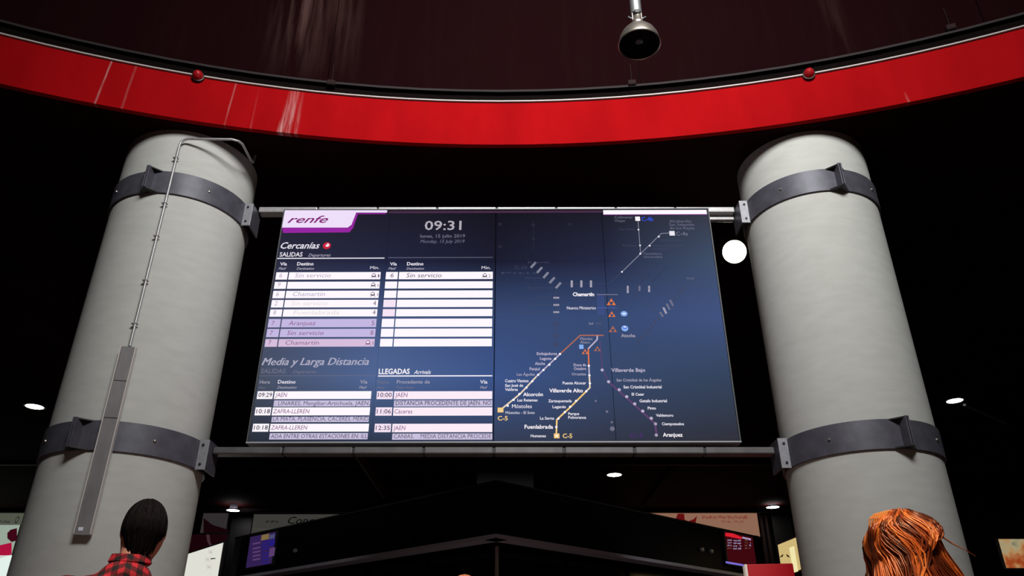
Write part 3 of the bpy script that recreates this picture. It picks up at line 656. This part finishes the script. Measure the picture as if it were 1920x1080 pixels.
# ------------------------------------------------------------------ black kiosk with low pyramid front
KA = (-.22, 11.0); KL = (-5.25, 15.35); KR = (4.75, 15.35); KB = (-.25, 19.6)
KZ0, KZ1 = 3.11, 3.86
m_kiosk = mat('kiosk_black', (.003, .003, .006), .5, spec=.1); m_kstrip = mat('kiosk_grey_strip', (.5, .47, .58), .5)
m_kglass = mat('kiosk_dark_glass', (.006, .006, .008), .15)
kio = thing('kiosk', 'black square kiosk seen corner-on below the display, pale strip under its fascia', 'kiosk', (0, 15, 0))
K0 = Vector((0, 15, 0))
def kp(p): return (p[0]-K0.x, p[1]-K0.y)
def face_box(A, B, z0, z1, t0, t1, nm, m, bevel=0):     # slab along A-B, offset outwards t0..t1
    e_ = Vector((B[0]-A[0], B[1]-A[1])).normalized(); n_ = Vector((e_.y, -e_.x))
    if (Vector(A)+n_-Vector((-.2, 15.3))).length < (Vector(A)-Vector((-.2, 15.3))).length: n_ = -n_
    q = [Vector(kp(A))+n_*t0, Vector(kp(B))+n_*t0, Vector(kp(B))+n_*t1, Vector(kp(A))+n_*t1]
    return MB().prism(q, z0, z1).build(nm, m, kio, bevel=bevel)
for A, B in ((KL, KA), (KA, KR), (KR, KB), (KB, KL)):
    face_box(A, B, KZ0+.05, KZ1, -.25, 0, 'fascia', m_kiosk, .01)
    face_box(A, B, KZ0, KZ0+.05, -.25, .012, 'fascia_strip', m_kstrip)
    face_box(A, B, KZ1, KZ1+.03, -.25, .02, 'coping', mat('kiosk_coping', (.012, .012, .014), .5))
C_ = Vector((-.2, 15.3))
def ins(p, d): v = C_-Vector(p); return tuple(Vector(p)+v.normalized()*d)
MB().prism([kp(ins(p, .3)) for p in (KL, KA, KR, KB)], KZ1-.15, KZ1-.05).build('roof', m_kiosk, kio)
q = [ins(p, .75) for p in (KL, KA, KR, KB)]
for i in range(4):
    A, B = q[i], q[(i+1) % 4]
    for k in range(4):
        a = Vector(A).lerp(Vector(B), k/4+.01); b2 = Vector(A).lerp(Vector(B), (k+1)/4-.01)
        face_box(tuple(a), tuple(b2), .05, KZ0, -.03, 0, 'glass_panel', m_kglass)
p = kp(ins(KA, .70)); MB().tube([(*p, 0), (*p, KZ0)], .03, 10).build('corner_post', mat('post_metal', (.45, .38, .36), .4, .5), kio, smooth=True)
p = at(930, 880, y=14); tag(MB().box(-.62, .38, 13.8, 14.6, KZ1-.045, CZ-.003).build('service_shaft', mat('shaft_grey', (.035, .035, .037), .7)), 'dark grey square shaft rising from the kiosk roof to the soffit', 'shaft')
for px, py, lb in ((556, 1033, 'tiny spotlight on the left face of the kiosk fascia'), (1314, 1031, 'tiny spotlight on the right kiosk face, further from its red screen'), (1331, 1034, 'tiny spotlight on the right kiosk face, nearer its red screen')):
    A, B = (KL, KA) if px < 930 else (KA, KR)
    p = on_wall(px, py, A, B); t = thing('spotlight', lb, 'spotlight', p, group='tiny spotlights on the kiosk fascia')
    e_ = Vector((B[0]-A[0], B[1]-A[1], 0)).normalized(); n_ = Vector((e_.y, -e_.x, 0))
    MB().lathe([(.035, .0), (.035, .05), (.028, .055), (.0, .05)], (0, 0, 0), 14, n_).build('barrel', m_alu, t, smooth=True)
    MB().lathe([(.045, .0), (.045, .012)], (0, 0, 0), 14, n_, True).build('base', m_black, t)

# screens on the kiosk faces
def flat_thing(name, label, cat, A, B, quad_px, col, es, group=None, frame=.03, depth=.06, m=None, framecol=None):
    """upright flat panel on the plan line A-B between picture columns; returns thing and a uv function"""
    x0, x1, y0, y1 = quad_px
    a = on_wall(x0, y0, A, B); b = on_wall(x1, y0, A, B); zt = on_wall((x0+x1)/2, y0, A, B).z; zb = max(.02, on_wall((x0+x1)/2, y1, A, B).z) if y1 < 1250 else .3
    e_ = Vector((b.x-a.x, b.y-a.y)); wid = e_.length; e_.normalize()
    cx, cy = (a.x+b.x)/2, (a.y+b.y)/2
    t = thing(name, label, cat, (cx, cy, zb), math.atan2(e_.y, e_.x), group)
    h = zt-zb
    MB().box(-wid/2-frame, wid/2+frame, -depth, -.012, -frame, h+frame).build('housing', framecol or m_black, t, bevel=.005)
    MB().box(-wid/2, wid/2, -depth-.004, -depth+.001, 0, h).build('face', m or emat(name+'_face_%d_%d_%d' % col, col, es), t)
    def uvf(px, py):
        p = on_wall(px, py, (a.x, a.y), (b.x, b.y)); return ((p.x-cx)*e_.x+(p.y-cy)*e_.y, p.z-zb)
    return t, uvf, depth
def page(uvf, depth): return Page(uvf, -depth-.006)

t, f, d = flat_thing('information_screen', 'small purple and blue screen on the left face of the black kiosk', 'screen', KL, KA, (476, 522, 1003, 1060), (48, 31, 78), 1.0)
pg = page(f, d); ms = [emat('k_yellow', (120, 100, 62)), emat('k_blue', (34, 26, 120)), emat('k_mauve', (88, 60, 106)), emat('k_dark', (50, 25, 70))]
pg.rect(496, 510, 1003, 1013, ms[0]); pg.rect(511, 521, 1003, 1011, emat('k_grey', (70, 74, 110))); pg.rect(511, 521, 1013, 1024, ms[1])
for y in (1015, 1020, 1025, 1030, 1037, 1043, 1049, 1055): pg.rect(497, 510, y, y+2.4, ms[1], .001)
for y in (1018, 1027, 1034, 1041, 1048): pg.rect(480, 494, y, y+3, ms[2], .001)
pg.rect(511, 521, 1028, 1044, ms[2]); pg.done('screen_content', t)
t, f, d = flat_thing('information_screen', 'small dark red departures screen on the right face of the black kiosk', 'screen', KA, KR, (1354, 1405, 1003, 1060), (60, 8, 14), 1.0)
pg = page(f, d); kr = emat('k_red', (215, 30, 45)); kw = emat('k_white', (165, 150, 190)); ko = emat('k_gold', (120, 85, 70))
pg.poly([(1354, 1000), (1368, 1001), (1385, 1008), (1385, 1012), (1354, 1006)], kr, .001); pg.rect(1386, 1402, 1009, 1012, kw)
for y, m in ((1012, kw), (1017, kw), (1022, kw), (1027, ko)):
    pg.scrawl(1358, 1366, y+3, 3, m); pg.scrawl(1369, 1384, y+4, 3, kw); pg.scrawl(1391, 1396, y+3, 3, ko); pg.scrawl(1399, 1402, y+3, 3, m)
pg.rect(1355, 1388, 1056, 1059.5, emat('k_lilac', (120, 110, 215)), .001); pg.done('screen_content', t)

# ------------------------------------------------------------------ posters and light boxes at the back
BW = HY1-.35
A, B = (-20, BW), (20, BW)
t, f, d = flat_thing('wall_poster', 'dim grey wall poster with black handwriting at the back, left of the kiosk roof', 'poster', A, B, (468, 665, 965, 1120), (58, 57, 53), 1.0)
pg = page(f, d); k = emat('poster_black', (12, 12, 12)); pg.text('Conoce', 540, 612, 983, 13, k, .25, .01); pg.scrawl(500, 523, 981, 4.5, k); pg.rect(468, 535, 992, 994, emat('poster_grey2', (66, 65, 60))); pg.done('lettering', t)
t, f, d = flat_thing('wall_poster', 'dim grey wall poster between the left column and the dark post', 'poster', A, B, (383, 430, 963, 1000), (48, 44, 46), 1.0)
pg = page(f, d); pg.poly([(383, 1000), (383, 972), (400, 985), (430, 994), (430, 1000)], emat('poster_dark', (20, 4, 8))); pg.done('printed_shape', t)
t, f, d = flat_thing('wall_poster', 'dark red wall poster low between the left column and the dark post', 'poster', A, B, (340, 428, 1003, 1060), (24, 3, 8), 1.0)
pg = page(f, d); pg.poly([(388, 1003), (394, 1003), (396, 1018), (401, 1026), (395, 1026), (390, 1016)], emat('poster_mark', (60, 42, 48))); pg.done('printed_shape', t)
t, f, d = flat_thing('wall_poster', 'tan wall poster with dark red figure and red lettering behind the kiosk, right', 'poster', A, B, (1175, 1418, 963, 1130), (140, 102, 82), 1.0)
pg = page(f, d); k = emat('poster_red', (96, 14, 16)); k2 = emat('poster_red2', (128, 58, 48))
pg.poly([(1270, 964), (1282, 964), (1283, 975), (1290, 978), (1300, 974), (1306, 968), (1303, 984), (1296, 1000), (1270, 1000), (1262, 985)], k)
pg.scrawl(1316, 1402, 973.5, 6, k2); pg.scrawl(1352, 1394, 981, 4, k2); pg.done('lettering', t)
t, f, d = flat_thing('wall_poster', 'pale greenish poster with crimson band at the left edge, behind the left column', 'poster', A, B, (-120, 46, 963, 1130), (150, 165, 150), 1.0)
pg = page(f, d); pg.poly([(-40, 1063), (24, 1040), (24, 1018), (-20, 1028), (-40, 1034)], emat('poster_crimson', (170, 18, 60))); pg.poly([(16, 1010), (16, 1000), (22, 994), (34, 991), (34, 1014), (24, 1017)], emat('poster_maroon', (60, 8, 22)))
pg.rect(-120, 46, 963, 985, emat('poster_top_band', (80, 84, 72))); pg.rect(-120, 46, 1042, 1130, emat('poster_white', (225, 240, 232)), .0); pg.scrawl(-80, 22, 981, 5, emat('poster_ink', (38, 42, 36))); pg.text('O', 29, 36, 982, 13, emat('poster_ink', (38, 42, 36)), .2, .02); pg.done('printed_shape', t)  # darker band along the poster top, white one below
LA, LB = (-5.59, 14.2), (-4.62, 13.1)
t, f, d = flat_thing('light_box', 'bright white light box with thin flower drawings beside the left column', 'sign', LA, LB, (330, 423, 1034, 1300), (222, 222, 212), 1.0)
pg = page(f, d); k = emat('drawing_grey', (140, 140, 138)); k2 = emat('drawing_rose', (195, 165, 160))
for cx, cy, r_ in ((397, 1050, 7), (402, 1036, 5), (399, 1064, 6)):
    for i in range(8):
        a_ = 2*PI*i/8; pg.line([(cx, cy), (cx+r_*math.cos(a_), cy+r_*math.sin(a_))], .9, k if i % 2 else k2)
pg.poly([(402, 1047.5), (411, 1047), (412, 1048.5), (403, 1049.5)], emat('drawing_black', (20, 20, 20))); pg.done('line_drawing', t)
RA, RB = (4.84, 14.66), (4.98, 13.6)
t, f, d = flat_thing('light_box', 'yellowish light box with two leaf marks beside the right column', 'sign', RA, RB, (1463, 1515, 1012, 1074), (205, 180, 120), 1.0)
pg = page(f, d); k = emat('leaf_dark', (45, 30, 15))
pg.poly([(1468, 1046), (1472, 1041), (1476, 1039), (1474, 1044)], k); pg.poly([(1480, 1039), (1485, 1041), (1488, 1046), (1483, 1044)], k)
pg.rect(1490, 1500, 1024, 1074, emat('box_hot', (240, 228, 170))); pg.done('leaf_mark', t)
def mural():
    m = bpy.data.materials.new('coloured_mural'); m.use_nodes = True; nt = m.node_tree; N = nt.nodes; L = nt.links; b = N['Principled BSDF']
    tc = N.new('ShaderNodeTexCoord'); nz = N.new('ShaderNodeTexNoise'); nz.inputs['Scale'].default_value = 3.2; nz.inputs['Detail'].default_value = 3
    L.new(tc.outputs['Object'], nz.inputs['Vector']); cr = N.new('ShaderNodeValToRGB'); e_ = cr.color_ramp.elements
    e_[0].position = .25; e_[0].color = (*lin((90, 10, 12)), 1); e_[1].position = .75; e_[1].color = (*lin((40, 90, 95)), 1)
    for p_, c_ in ((.4, (200, 90, 40)), (.5, (225, 170, 110)), (.6, (210, 195, 150))): x = e_.new(p_); x.color = (*lin(c_), 1)
    L.new(nz.outputs['Fac'], cr.inputs[0]); b.inputs['Base Color'].default_value = (.01, .01, .01, 1)
    L.new(cr.outputs[0], b.inputs['Emission Color']); b.inputs['Emission Strength'].default_value = .55
    return m
t, f, d = flat_thing('light_box', 'glowing multicoloured picture panel at the right edge of the picture', 'sign', (8.2, 14), (12, 14), (1868, 1990, 1012, 1066), (200, 140, 90), 1.0, m=mural())

# posts and mullions
def post(px, y, w_, lb, m, nm='dark_post', cat='post', grp=None):
    x = at(px, 1010, y=y).x
    t = thing(nm, lb, cat, (x, y, 0), 0, grp)
    MB().box(-w_/2, w_/2, -.05, .05, .12, CZ).build('shaft', m, t, bevel=.01)
    MB().box(-w_/2-.03, w_/2+.03, -.08, .06, 0, .12).build('base', m_black, t, bevel=.01)
m_post = mat('post_black', (.010, .009, .009), .5); m_mul = mat('mullion_brown', (.05, .032, .03), .8, spec=.05)
post(449, 25.25, .66, 'dark square post between the two grey posters at the left', m_post)
post(1470, 25.25, .60, 'dark square post beside the yellowish light box', m_post)
for px, lb in ((1432, 'thin brown mullion just right of the tan poster'), (1441, 'thin brown mullion left of the dark right-hand post')):
    post(px, 25.25, .08, lb, m_mul, 'mullion', 'mullion', 'thin mullions right of the tan poster')
# red totem
p = at(1440, 1059, y=9.0)
tot = thing('red_totem', 'red rectangular totem top with a white left edge, below the red screen', 'totem', (p.x, 9.0, 0), R_(-8))
MB().box(-.235, .25, -.08, .08, .1, p.z).build('red_panel', mat('totem_red', (.42, .01, .015), .4, emit=(.30, .004, .008), es=.6), tot, bevel=.01)
MB().box(-.262, -.235, -.082, .08, .1, p.z).build('white_edge', mat('totem_white', (.7, .62, .55), .5, emit=(.6, .5, .42), es=.5), tot, bevel=.004)
MB().box(-.30, .29, -.16, .16, 0, .1).build('foot', m_steel, tot, bevel=.01)

# ------------------------------------------------------------------ people
def skin_obj(name, verts, edges, radii, m, parent, sub=2, root=0):
    me = bpy.data.meshes.new(name); me.from_pydata([tuple(v) for v in verts], edges, []); me.materials.append(m)
    o = bpy.data.objects.new(name, me); COL.objects.link(o); o.parent = parent
    md = o.modifiers.new('skin', 'SKIN'); md.use_smooth_shade = True; md.branch_smoothing = .6
    for i, r in enumerate(radii):
        r = r if isinstance(r, tuple) else (r, r)
        me.skin_vertices[0].data[i].radius = r; me.skin_vertices[0].data[i].use_root = (i == root)
    s = o.modifiers.new('sub', 'SUBSURF'); s.levels = sub; s.render_levels = sub
    return o
def ell(c, r, n=28, m_=20, warp=None):
    b = MB(); vs = []
    for i in range(m_+1):
        th = PI*i/m_
        for k in range(n):
            a = 2*PI*k/n; v = Vector((math.sin(th)*math.cos(a), math.sin(th)*math.sin(a), math.cos(th)))
            p = Vector((v.x*r[0], v.y*r[1], v.z*r[2]))
            if warp: p = warp(v, p)
            vs.append(Vector(c)+p)
    fs = [(i*n+k, (i+1)*n+k, (i+1)*n+(k+1) % n, i*n+(k+1) % n) for i in range(m_) for k in range(n)]
    return b.add(vs, fs)
m_skin = mat('skin', (.55, .28, .20), .5, noise_amt=.06, nscale=25)
def person(label, loc, H, rz, m_shirt, m_trou, lean=(0, 0), sh_w=.19, hd=0):
    """standing figure facing +y, head centre above loc + lean"""
    t = thing('person', label, 'person', loc, rz)
    k = H/1.80; lx, ly = lean
    V = []; E = []; Rd = []
    def v(x, y, z, r, p=None):
        V.append((x*k, y*k, z*k)); Rd.append(tuple(q*k for q in r) if isinstance(r, tuple) else r*k)
        if p is not None: E.append((p, len(V)-1))
        return len(V)-1
    pel = v(0, 0, .95, (.15, .11)); sp = v(0, .01, 1.15, (.13, .10), pel); ch = v(0, .0, 1.36, (.15, .11), sp)
    nb = v(lx*.3, .0, 1.50, .065, ch); nk = v(lx*.6, .01+ly*.5, 1.575+hd*.6, .052, nb); h0 = v(lx, .025+ly, 1.635+hd, (.062, .075), nk); h1 = v(lx, .025+ly, 1.71+hd, (.074, .092), h0); h2 = v(lx, .015+ly, 1.765+hd, (.05, .06), h1)
    for s in (-1, 1):
        sh = v(s*(sh_w-.01), 0, 1.43, .042, ch); el = v(s*(sh_w+.05), -.02, 1.17, .042, sh); wr = v(s*(sh_w+.055), .06, .92, .027, el); pm = v(s*(sh_w+.05), .08, .85, (.018, .036), wr)
        for q, (dx, l) in enumerate(((-.028, .070), (-.010, .08), (.009, .074), (.027, .058))):
            a = v(s*(sh_w+.048), .085+dx, .80, .0085, pm); b = v(s*(sh_w+.042), .092+dx, .80-l*.5, .008, a); v(s*(sh_w+.03), .098+dx, .80-l, .006, b)
        a = v(s*(sh_w+.04), .125, .85, .010, wr); v(s*(sh_w+.03), .145, .81, .008, a)
        hp = v(s*.09, 0, .90, .085, pel); kn = v(s*.10, .01, .50, .055, hp); an = v(s*.10, -.02, .09, .037, kn); v(s*.105, .13, .035, (.04, .025), an)
    skin_obj('body', V, E, Rd, m_skin, t)
    # face, ears
    hc = Vector((lx*k, (.03+ly)*k, (1.695+hd)*k))
    ft = MB(); ft.lathe([(0, .03), (.008, .024), (.014, .0)], hc+Vector((0, .088*k, -.01)), 10, (0, 1, -.3)); ft.build('nose', m_skin, t, smooth=True)
    for s in (-1, 1):
        ell(hc+Vector((s*.031, .086*k, .012)), (.012, .008, .010), 12, 8).build('eye', mat('eye_white', (.7, .7, .7), .2), t, smooth=True)
        ell(hc+Vector((s*.068*k, .0, -.005)), (.012, .018, .030), 14, 10).build('ear', m_skin, t, smooth=True)
    ell(hc+Vector((0, .088*k, -.045)), (.024, .008, .008), 12, 8).build('mouth', mat('lips', (.35, .12, .11), .4), t, smooth=True)
    # clothes
    V2 = []; E2 = []; R2 = []
    def w_(x, y, z, r, p=None):
        V2.append((x*k, y*k, z*k)); R2.append(tuple(q*k for q in r) if isinstance(r, tuple) else r*k)
        if p is not None: E2.append((p, len(V2)-1))
        return len(V2)-1
    a0 = w_(0, 0, .84, (.18, .13)); a1 = w_(0, .01, 1.13, (.165, .125), a0); a2 = w_(0, 0, 1.36, (.17, .125), a1); a3 = w_(lx*.2, 0, 1.475, (.13, .10), a2); w_(lx*.35, .0, 1.545, (.082, .080), a3)
    for s in (-1, 1):
        c0 = w_(s*(sh_w-.01), 0, 1.445, .084, a2); c1 = w_(s*(sh_w+.05), -.02, 1.17, .058, c0); w_(s*(sh_w+.055), .05, .95, .042, c1)
    skin_obj('shirt', V2, E2, R2, m_shirt, t)
    V3 = []; E3 = []; R3 = []
    V2, E2, R2 = V3, E3, R3
    def y_(x, y, z, r, p=None):
        V3.append((x*k, y*k, z*k)); R3.append(tuple(q*k for q in r) if isinstance(r, tuple) else r*k)
        if p is not None: E3.append((p, len(V3)-1))
        return len(V3)-1
    b0 = y_(0, 0, .95, (.16, .12)); b00 = y_(0, 0, .86, (.165, .12), b0)
    for s in (-1, 1):
        b1 = y_(s*.095, 0, .76, .095, b00); b2 = y_(s*.10, .01, .48, .072, b1); y_(s*.10, -.01, .06, .062, b2)
    skin_obj('trousers', V3, E3, R3, m_trou, t)
    for s in (-1, 1):
        ell((s*.105*k, .06*k, .045), (.05, .14, .045), 16, 10).build('shoe', m_black, t, smooth=True)
    return t, hc, k

# plaid shirt
def plaid():
    m = bpy.data.materials.new('red_black_plaid'); m.use_nodes = True; nt = m.node_tree; N = nt.nodes; L = nt.links; b = N['Principled BSDF']; b.inputs['Roughness'].default_value = .85
    tc = N.new('ShaderNodeTexCoord'); sx = N.new('ShaderNodeSeparateXYZ'); L.new(tc.outputs['Object'], sx.inputs[0])
    def M(op, a, b2=None, clamp=False):
        n = N.new('ShaderNodeMath'); n.operation = op; n.use_clamp = clamp
        for i, x in enumerate((a, b2)):
            if x is None: continue
            if isinstance(x, (int, float)): n.inputs[i].default_value = x
            else: L.new(x, n.inputs[i])
        return n.outputs[0]
    def stripe(src, per): return M('GREATER_THAN', M('SINE', M('MULTIPLY', src, 2*PI/per)), .0)
    s1 = stripe(sx.outputs[0], .042); s2 = stripe(M('ADD', sx.outputs[2], M('MULTIPLY', M('ABSOLUTE', sx.outputs[0]), .45)), .036)
    f = M('MULTIPLY', M('ADD', s1, s2), .5)
    cr = N.new('ShaderNodeValToRGB'); cr.color_ramp.interpolation = 'CONSTANT'; e_ = cr.color_ramp.elements
    e_[0].position = 0; e_[0].color = (.48, .012, .025, 1); e_[1].position = .4; e_[1].color = (.12, .004, .008, 1); x = e_.new(.8); x.color = (.006, .004, .005, 1)
    L.new(f, cr.inputs[0]); L.new(cr.outputs[0], b.inputs['Base Color']); return m
m_plaid = plaid(); m_jean = mat('dark_denim', (.02, .03, .06), .85, noise_amt=.2, nscale=60)
m_blackhair = mat('black_hair', (.0018, .0009, .0012), .7, spec=.15, bump=.5, noise_amt=.3, nscale=20, stretch=(6, 6, 1))
def strands(c, rad, n, z_end, m, parent, seedv, wav=.004, th=.004, spread=.0, nape=None, name='hair', flare=0, colored=None, tilt=(0, 0)):
    """locks that start round the crown and follow the skull down"""
    rnd = random.Random(seedv); b = MB(); cols = []
    for i in range(n):
        a = 2*PI*(i+rnd.random())/n; f0 = .05+.35*rnd.random(); pts = []; rs = []; ph = (3*a+rnd.random()*.9 if colored else rnd.random()*6); wv = wav*(.6+.8*rnd.random()); lift = 1+.05*rnd.random()
        zend = z_end(a)+rnd.uniform(-.012, .012)
        K = 18
        for q in range(K+1):
            th_ = f0+(PI*.56-f0)*min(1, q/10)
            x = math.sin(th_)*math.cos(a)*rad[0]; y = math.sin(th_)*math.sin(a)*rad[1]; z = math.cos(th_)*rad[2]
            if q > 10:
                g = (q-10)/(K-10); z = z+(zend-z)*g; sc = 1+flare*g; x *= sc; y *= sc
            w_ = wv*math.sin(ph+q*.62)*min(1, q/5)*(1+.9*max(0, (q-9)/9) if colored else 1); x += -math.sin(a)*w_*1.6; y += math.cos(a)*w_*1.6; x += math.cos(a)*w_*.7
            x += tilt[0]*max(0, rad[2]-z); y += tilt[1]*max(0, rad[2]-z)
            pts.append(Vector(c)+Vector((x*lift, y*lift, z*lift if z > 0 else z))); rs.append(th*(1-.55*(q/K)**2)*(.7+.6*rnd.random() if q == 0 else 1))
            if z <= zend: break
        if len(pts) < 3: continue
        n0 = len(b.v); b.tube(pts, rs, 5); tone = .5+.5*math.sin(a*9+1.3*math.sin(a*4)+seedv); cols += [min(1, max(0, .62*tone+.5*rnd.random()-.12))]*(len(b.v)-n0)
    o = b.build(name, m, parent)
    for p_ in o.data.polygons: p_.use_smooth = True
    if colored:
        at_ = o.data.color_attributes.new('tone', 'FLOAT_COLOR', 'POINT')
        for q, cc in enumerate(cols): at_.data[q].color = (cc, cc, cc, 1)
    return o

# man in plaid at the left
hx = at(275, 990, y=3.13)
man, hc, k = person('dark-haired person in red and black plaid shirt seen from behind',
                    (hx.x-.035, 3.10, 0), 1.89, R_(24), m_plaid, m_jean, lean=(.035, 0), hd=-.045)
def warp_m(v, p):
    n_ = noise.noise(v*4)*.004
    p = p*(1+n_/.09)
    if v.z < -.2: p.x *= 1-.12*min(1, (-.2-v.z)/.6)
    if v.z > .8 and v.x < 0.15 and v.x > -.15: p.z -= .003
    return p
ell(hc+Vector((.0, -.012, .010)), (.075, .092, .104), 40, 28, warp_m).build('hair_mass', m_blackhair, man, smooth=True)
strands(hc+Vector((0, -.012, .010)), (.076, .093, .105), 200, lambda a: (-.062-.040*max(0, -math.sin(a))) if math.sin(a) < .1 else -.0, m_blackhair, man, 3, .001, .0045, flare=-.30)
# collar of the shirt
cb = MB()
for i in range(25):
    a = 2*PI*i/24; r0 = .064
    for q, (dr, dz) in enumerate(((0, .030), (.005, .031), (.013, .004), (.006, -.004))):
        cb.v.append(((.012+(r0+dr)*math.cos(a)), (.008+(r0*.92+dr)*math.sin(a)), 1.532*k+dz+.004*math.sin(a*1)))
for i in range(24):
    for q in range(4): cb.f.append((i*4+q, i*4+4+q, i*4+4+(q+1) % 4, i*4+(q+1) % 4))
cb.build('collar', m_plaid, man, smooth=True)

# woman with long auburn waves at the right
def auburn():
    m = bpy.data.materials.new('auburn_hair'); m.use_nodes = True; nt = m.node_tree; N = nt.nodes; L = nt.links; b = N['Principled BSDF']; b.inputs['Roughness'].default_value = .32
    b.inputs['Specular IOR Level'].default_value = .8; b.inputs['Specular Tint'].default_value = (1, .6, .35, 1)
    a = N.new('ShaderNodeVertexColor'); a.layer_name = 'tone'; cr = N.new('ShaderNodeValToRGB'); e_ = cr.color_ramp.elements
    e_[0].position = 0; e_[0].color = (.035, .008, .004, 1); e_[1].position = 1; e_[1].color = (1, .48, .14, 1)
    for p_, c_ in ((.35, (.20, .035, .010)), (.6, (.60, .13, .022)), (.85, (.85, .26, .05))): x = e_.new(p_); x.color = (*c_, 1)
    L.new(a.outputs[0], cr.inputs[0]); L.new(cr.outputs[0], b.inputs['Base Color']); return m
m_aub = auburn(); m_aub2 = mat('auburn_under', (.05, .010, .005), .6)
wx = at(1694, 1000, y=2.38)
m_coat = mat('dark_top', (.02, .018, .022), .8)
wom, hc, k = person('woman with long wavy auburn hair, seen from behind, in front of the right column', (wx.x-.01, 2.36, 0), 1.62, R_(-24), m_coat, m_jean, sh_w=.16)
HCW = hc+Vector((0, -.015, .005))
ell(HCW, (.088, .102, .108), 36, 24, lambda v, p: p).build('hair_mass', m_aub2, wom, smooth=True)
def wmass(v, p): return p
o = MB(); prof = [(.085, .0), (.098, -.05), (.112, -.11), (.118, -.19), (.105, -.27), (.06, -.33)]
vs = []
for r_, z in prof:
    for q in range(28):
        a = PI+PI*q/27; vs.append(HCW+Vector((r_*math.cos(a), r_*1.0*math.sin(a)+.02, z)))
    for q in range(28):
        a = 2*PI-PI*q/27; vs.append(HCW+Vector((r_*.8*math.cos(a), r_*.55*math.sin(a)+.02, z)))
fs = [(i*56+q, i*56+(q+1) % 56, (i+1)*56+(q+1) % 56, (i+1)*56+q) for i in range(len(prof)-1) for q in range(56)]
o.add(vs, fs).build('hair_length', m_aub2, wom, smooth=True)
strands(HCW, (.092, .107, .112), 620, lambda a: -.33+.05*math.sin(a*5) if math.sin(a) < .75 else -.05, m_aub, wom, 11, .012, .0036, name='hair', flare=.62, colored=True)
strands(HCW, (.097, .112, .117), 300, lambda a: -.31 if math.sin(a) < .7 else -.0, m_aub, wom, 23, .017, .0030, name='hair_lock', flare=.66, colored=True)
# a lifted loop of hair on the crown and one stray lock
b = MB(); n0 = 0
for q in range(7):
    x0 = -.088+q*.0065; b.tube([HCW+Vector((x0+.0, -.05, .070)), HCW+Vector((x0+.005, -.052, .092)), HCW+Vector((x0+.022, -.05, .106+.001*q)), HCW+Vector((x0+.045, -.045, .104)), HCW+Vector((x0+.06, -.03, .09))], .0022+.0003*q, 6)
o = b.build('hair_tuft', m_aub, wom)
at_ = o.data.color_attributes.new('tone', 'FLOAT_COLOR', 'POINT')
for q in range(len(o.data.vertices)): at_.data[q].color = (.95, .95, .95, 1)
b = MB(); b.tube([HCW+Vector((.085, -.05, .04)), HCW+Vector((.115, -.055, .01)), HCW+Vector((.145, -.06, -.012)), HCW+Vector((.165, -.06, -.03))], [.003, .0025, .0015, .0008], 5)
o = b.build('stray_lock', m_aub, wom); at_ = o.data.color_attributes.new('tone', 'FLOAT_COLOR', 'POINT')
for q in range(len(o.data.vertices)): at_.data[q].color = (.2, .2, .2, 1)

# far head at the bottom edge
px3 = at(872, 1074, y=4.0)
far, hc, k = person('person with light ginger hair, only the crown showing at the bottom edge', (px3.x, 3.98, 0), 1.66, 0, m_coat, m_jean, sh_w=.17)
m_gin = mat('ginger_hair', (.55, .20, .09), .5, noise_amt=.35, nscale=18, stretch=(5, 5, 1), bump=.4)
top = px3.z-.016
ell(Vector((0, hc.y-.01, top-.112)), (.080, .096, .110), 32, 20, warp_m).build('hair_mass', m_gin, far, smooth=True)
strands(Vector((0, hc.y-.01, top-.112)), (.081, .097, .111), 120, lambda a: -.09 if math.sin(a) < .2 else 0, m_gin, far, 5, .002, .005)
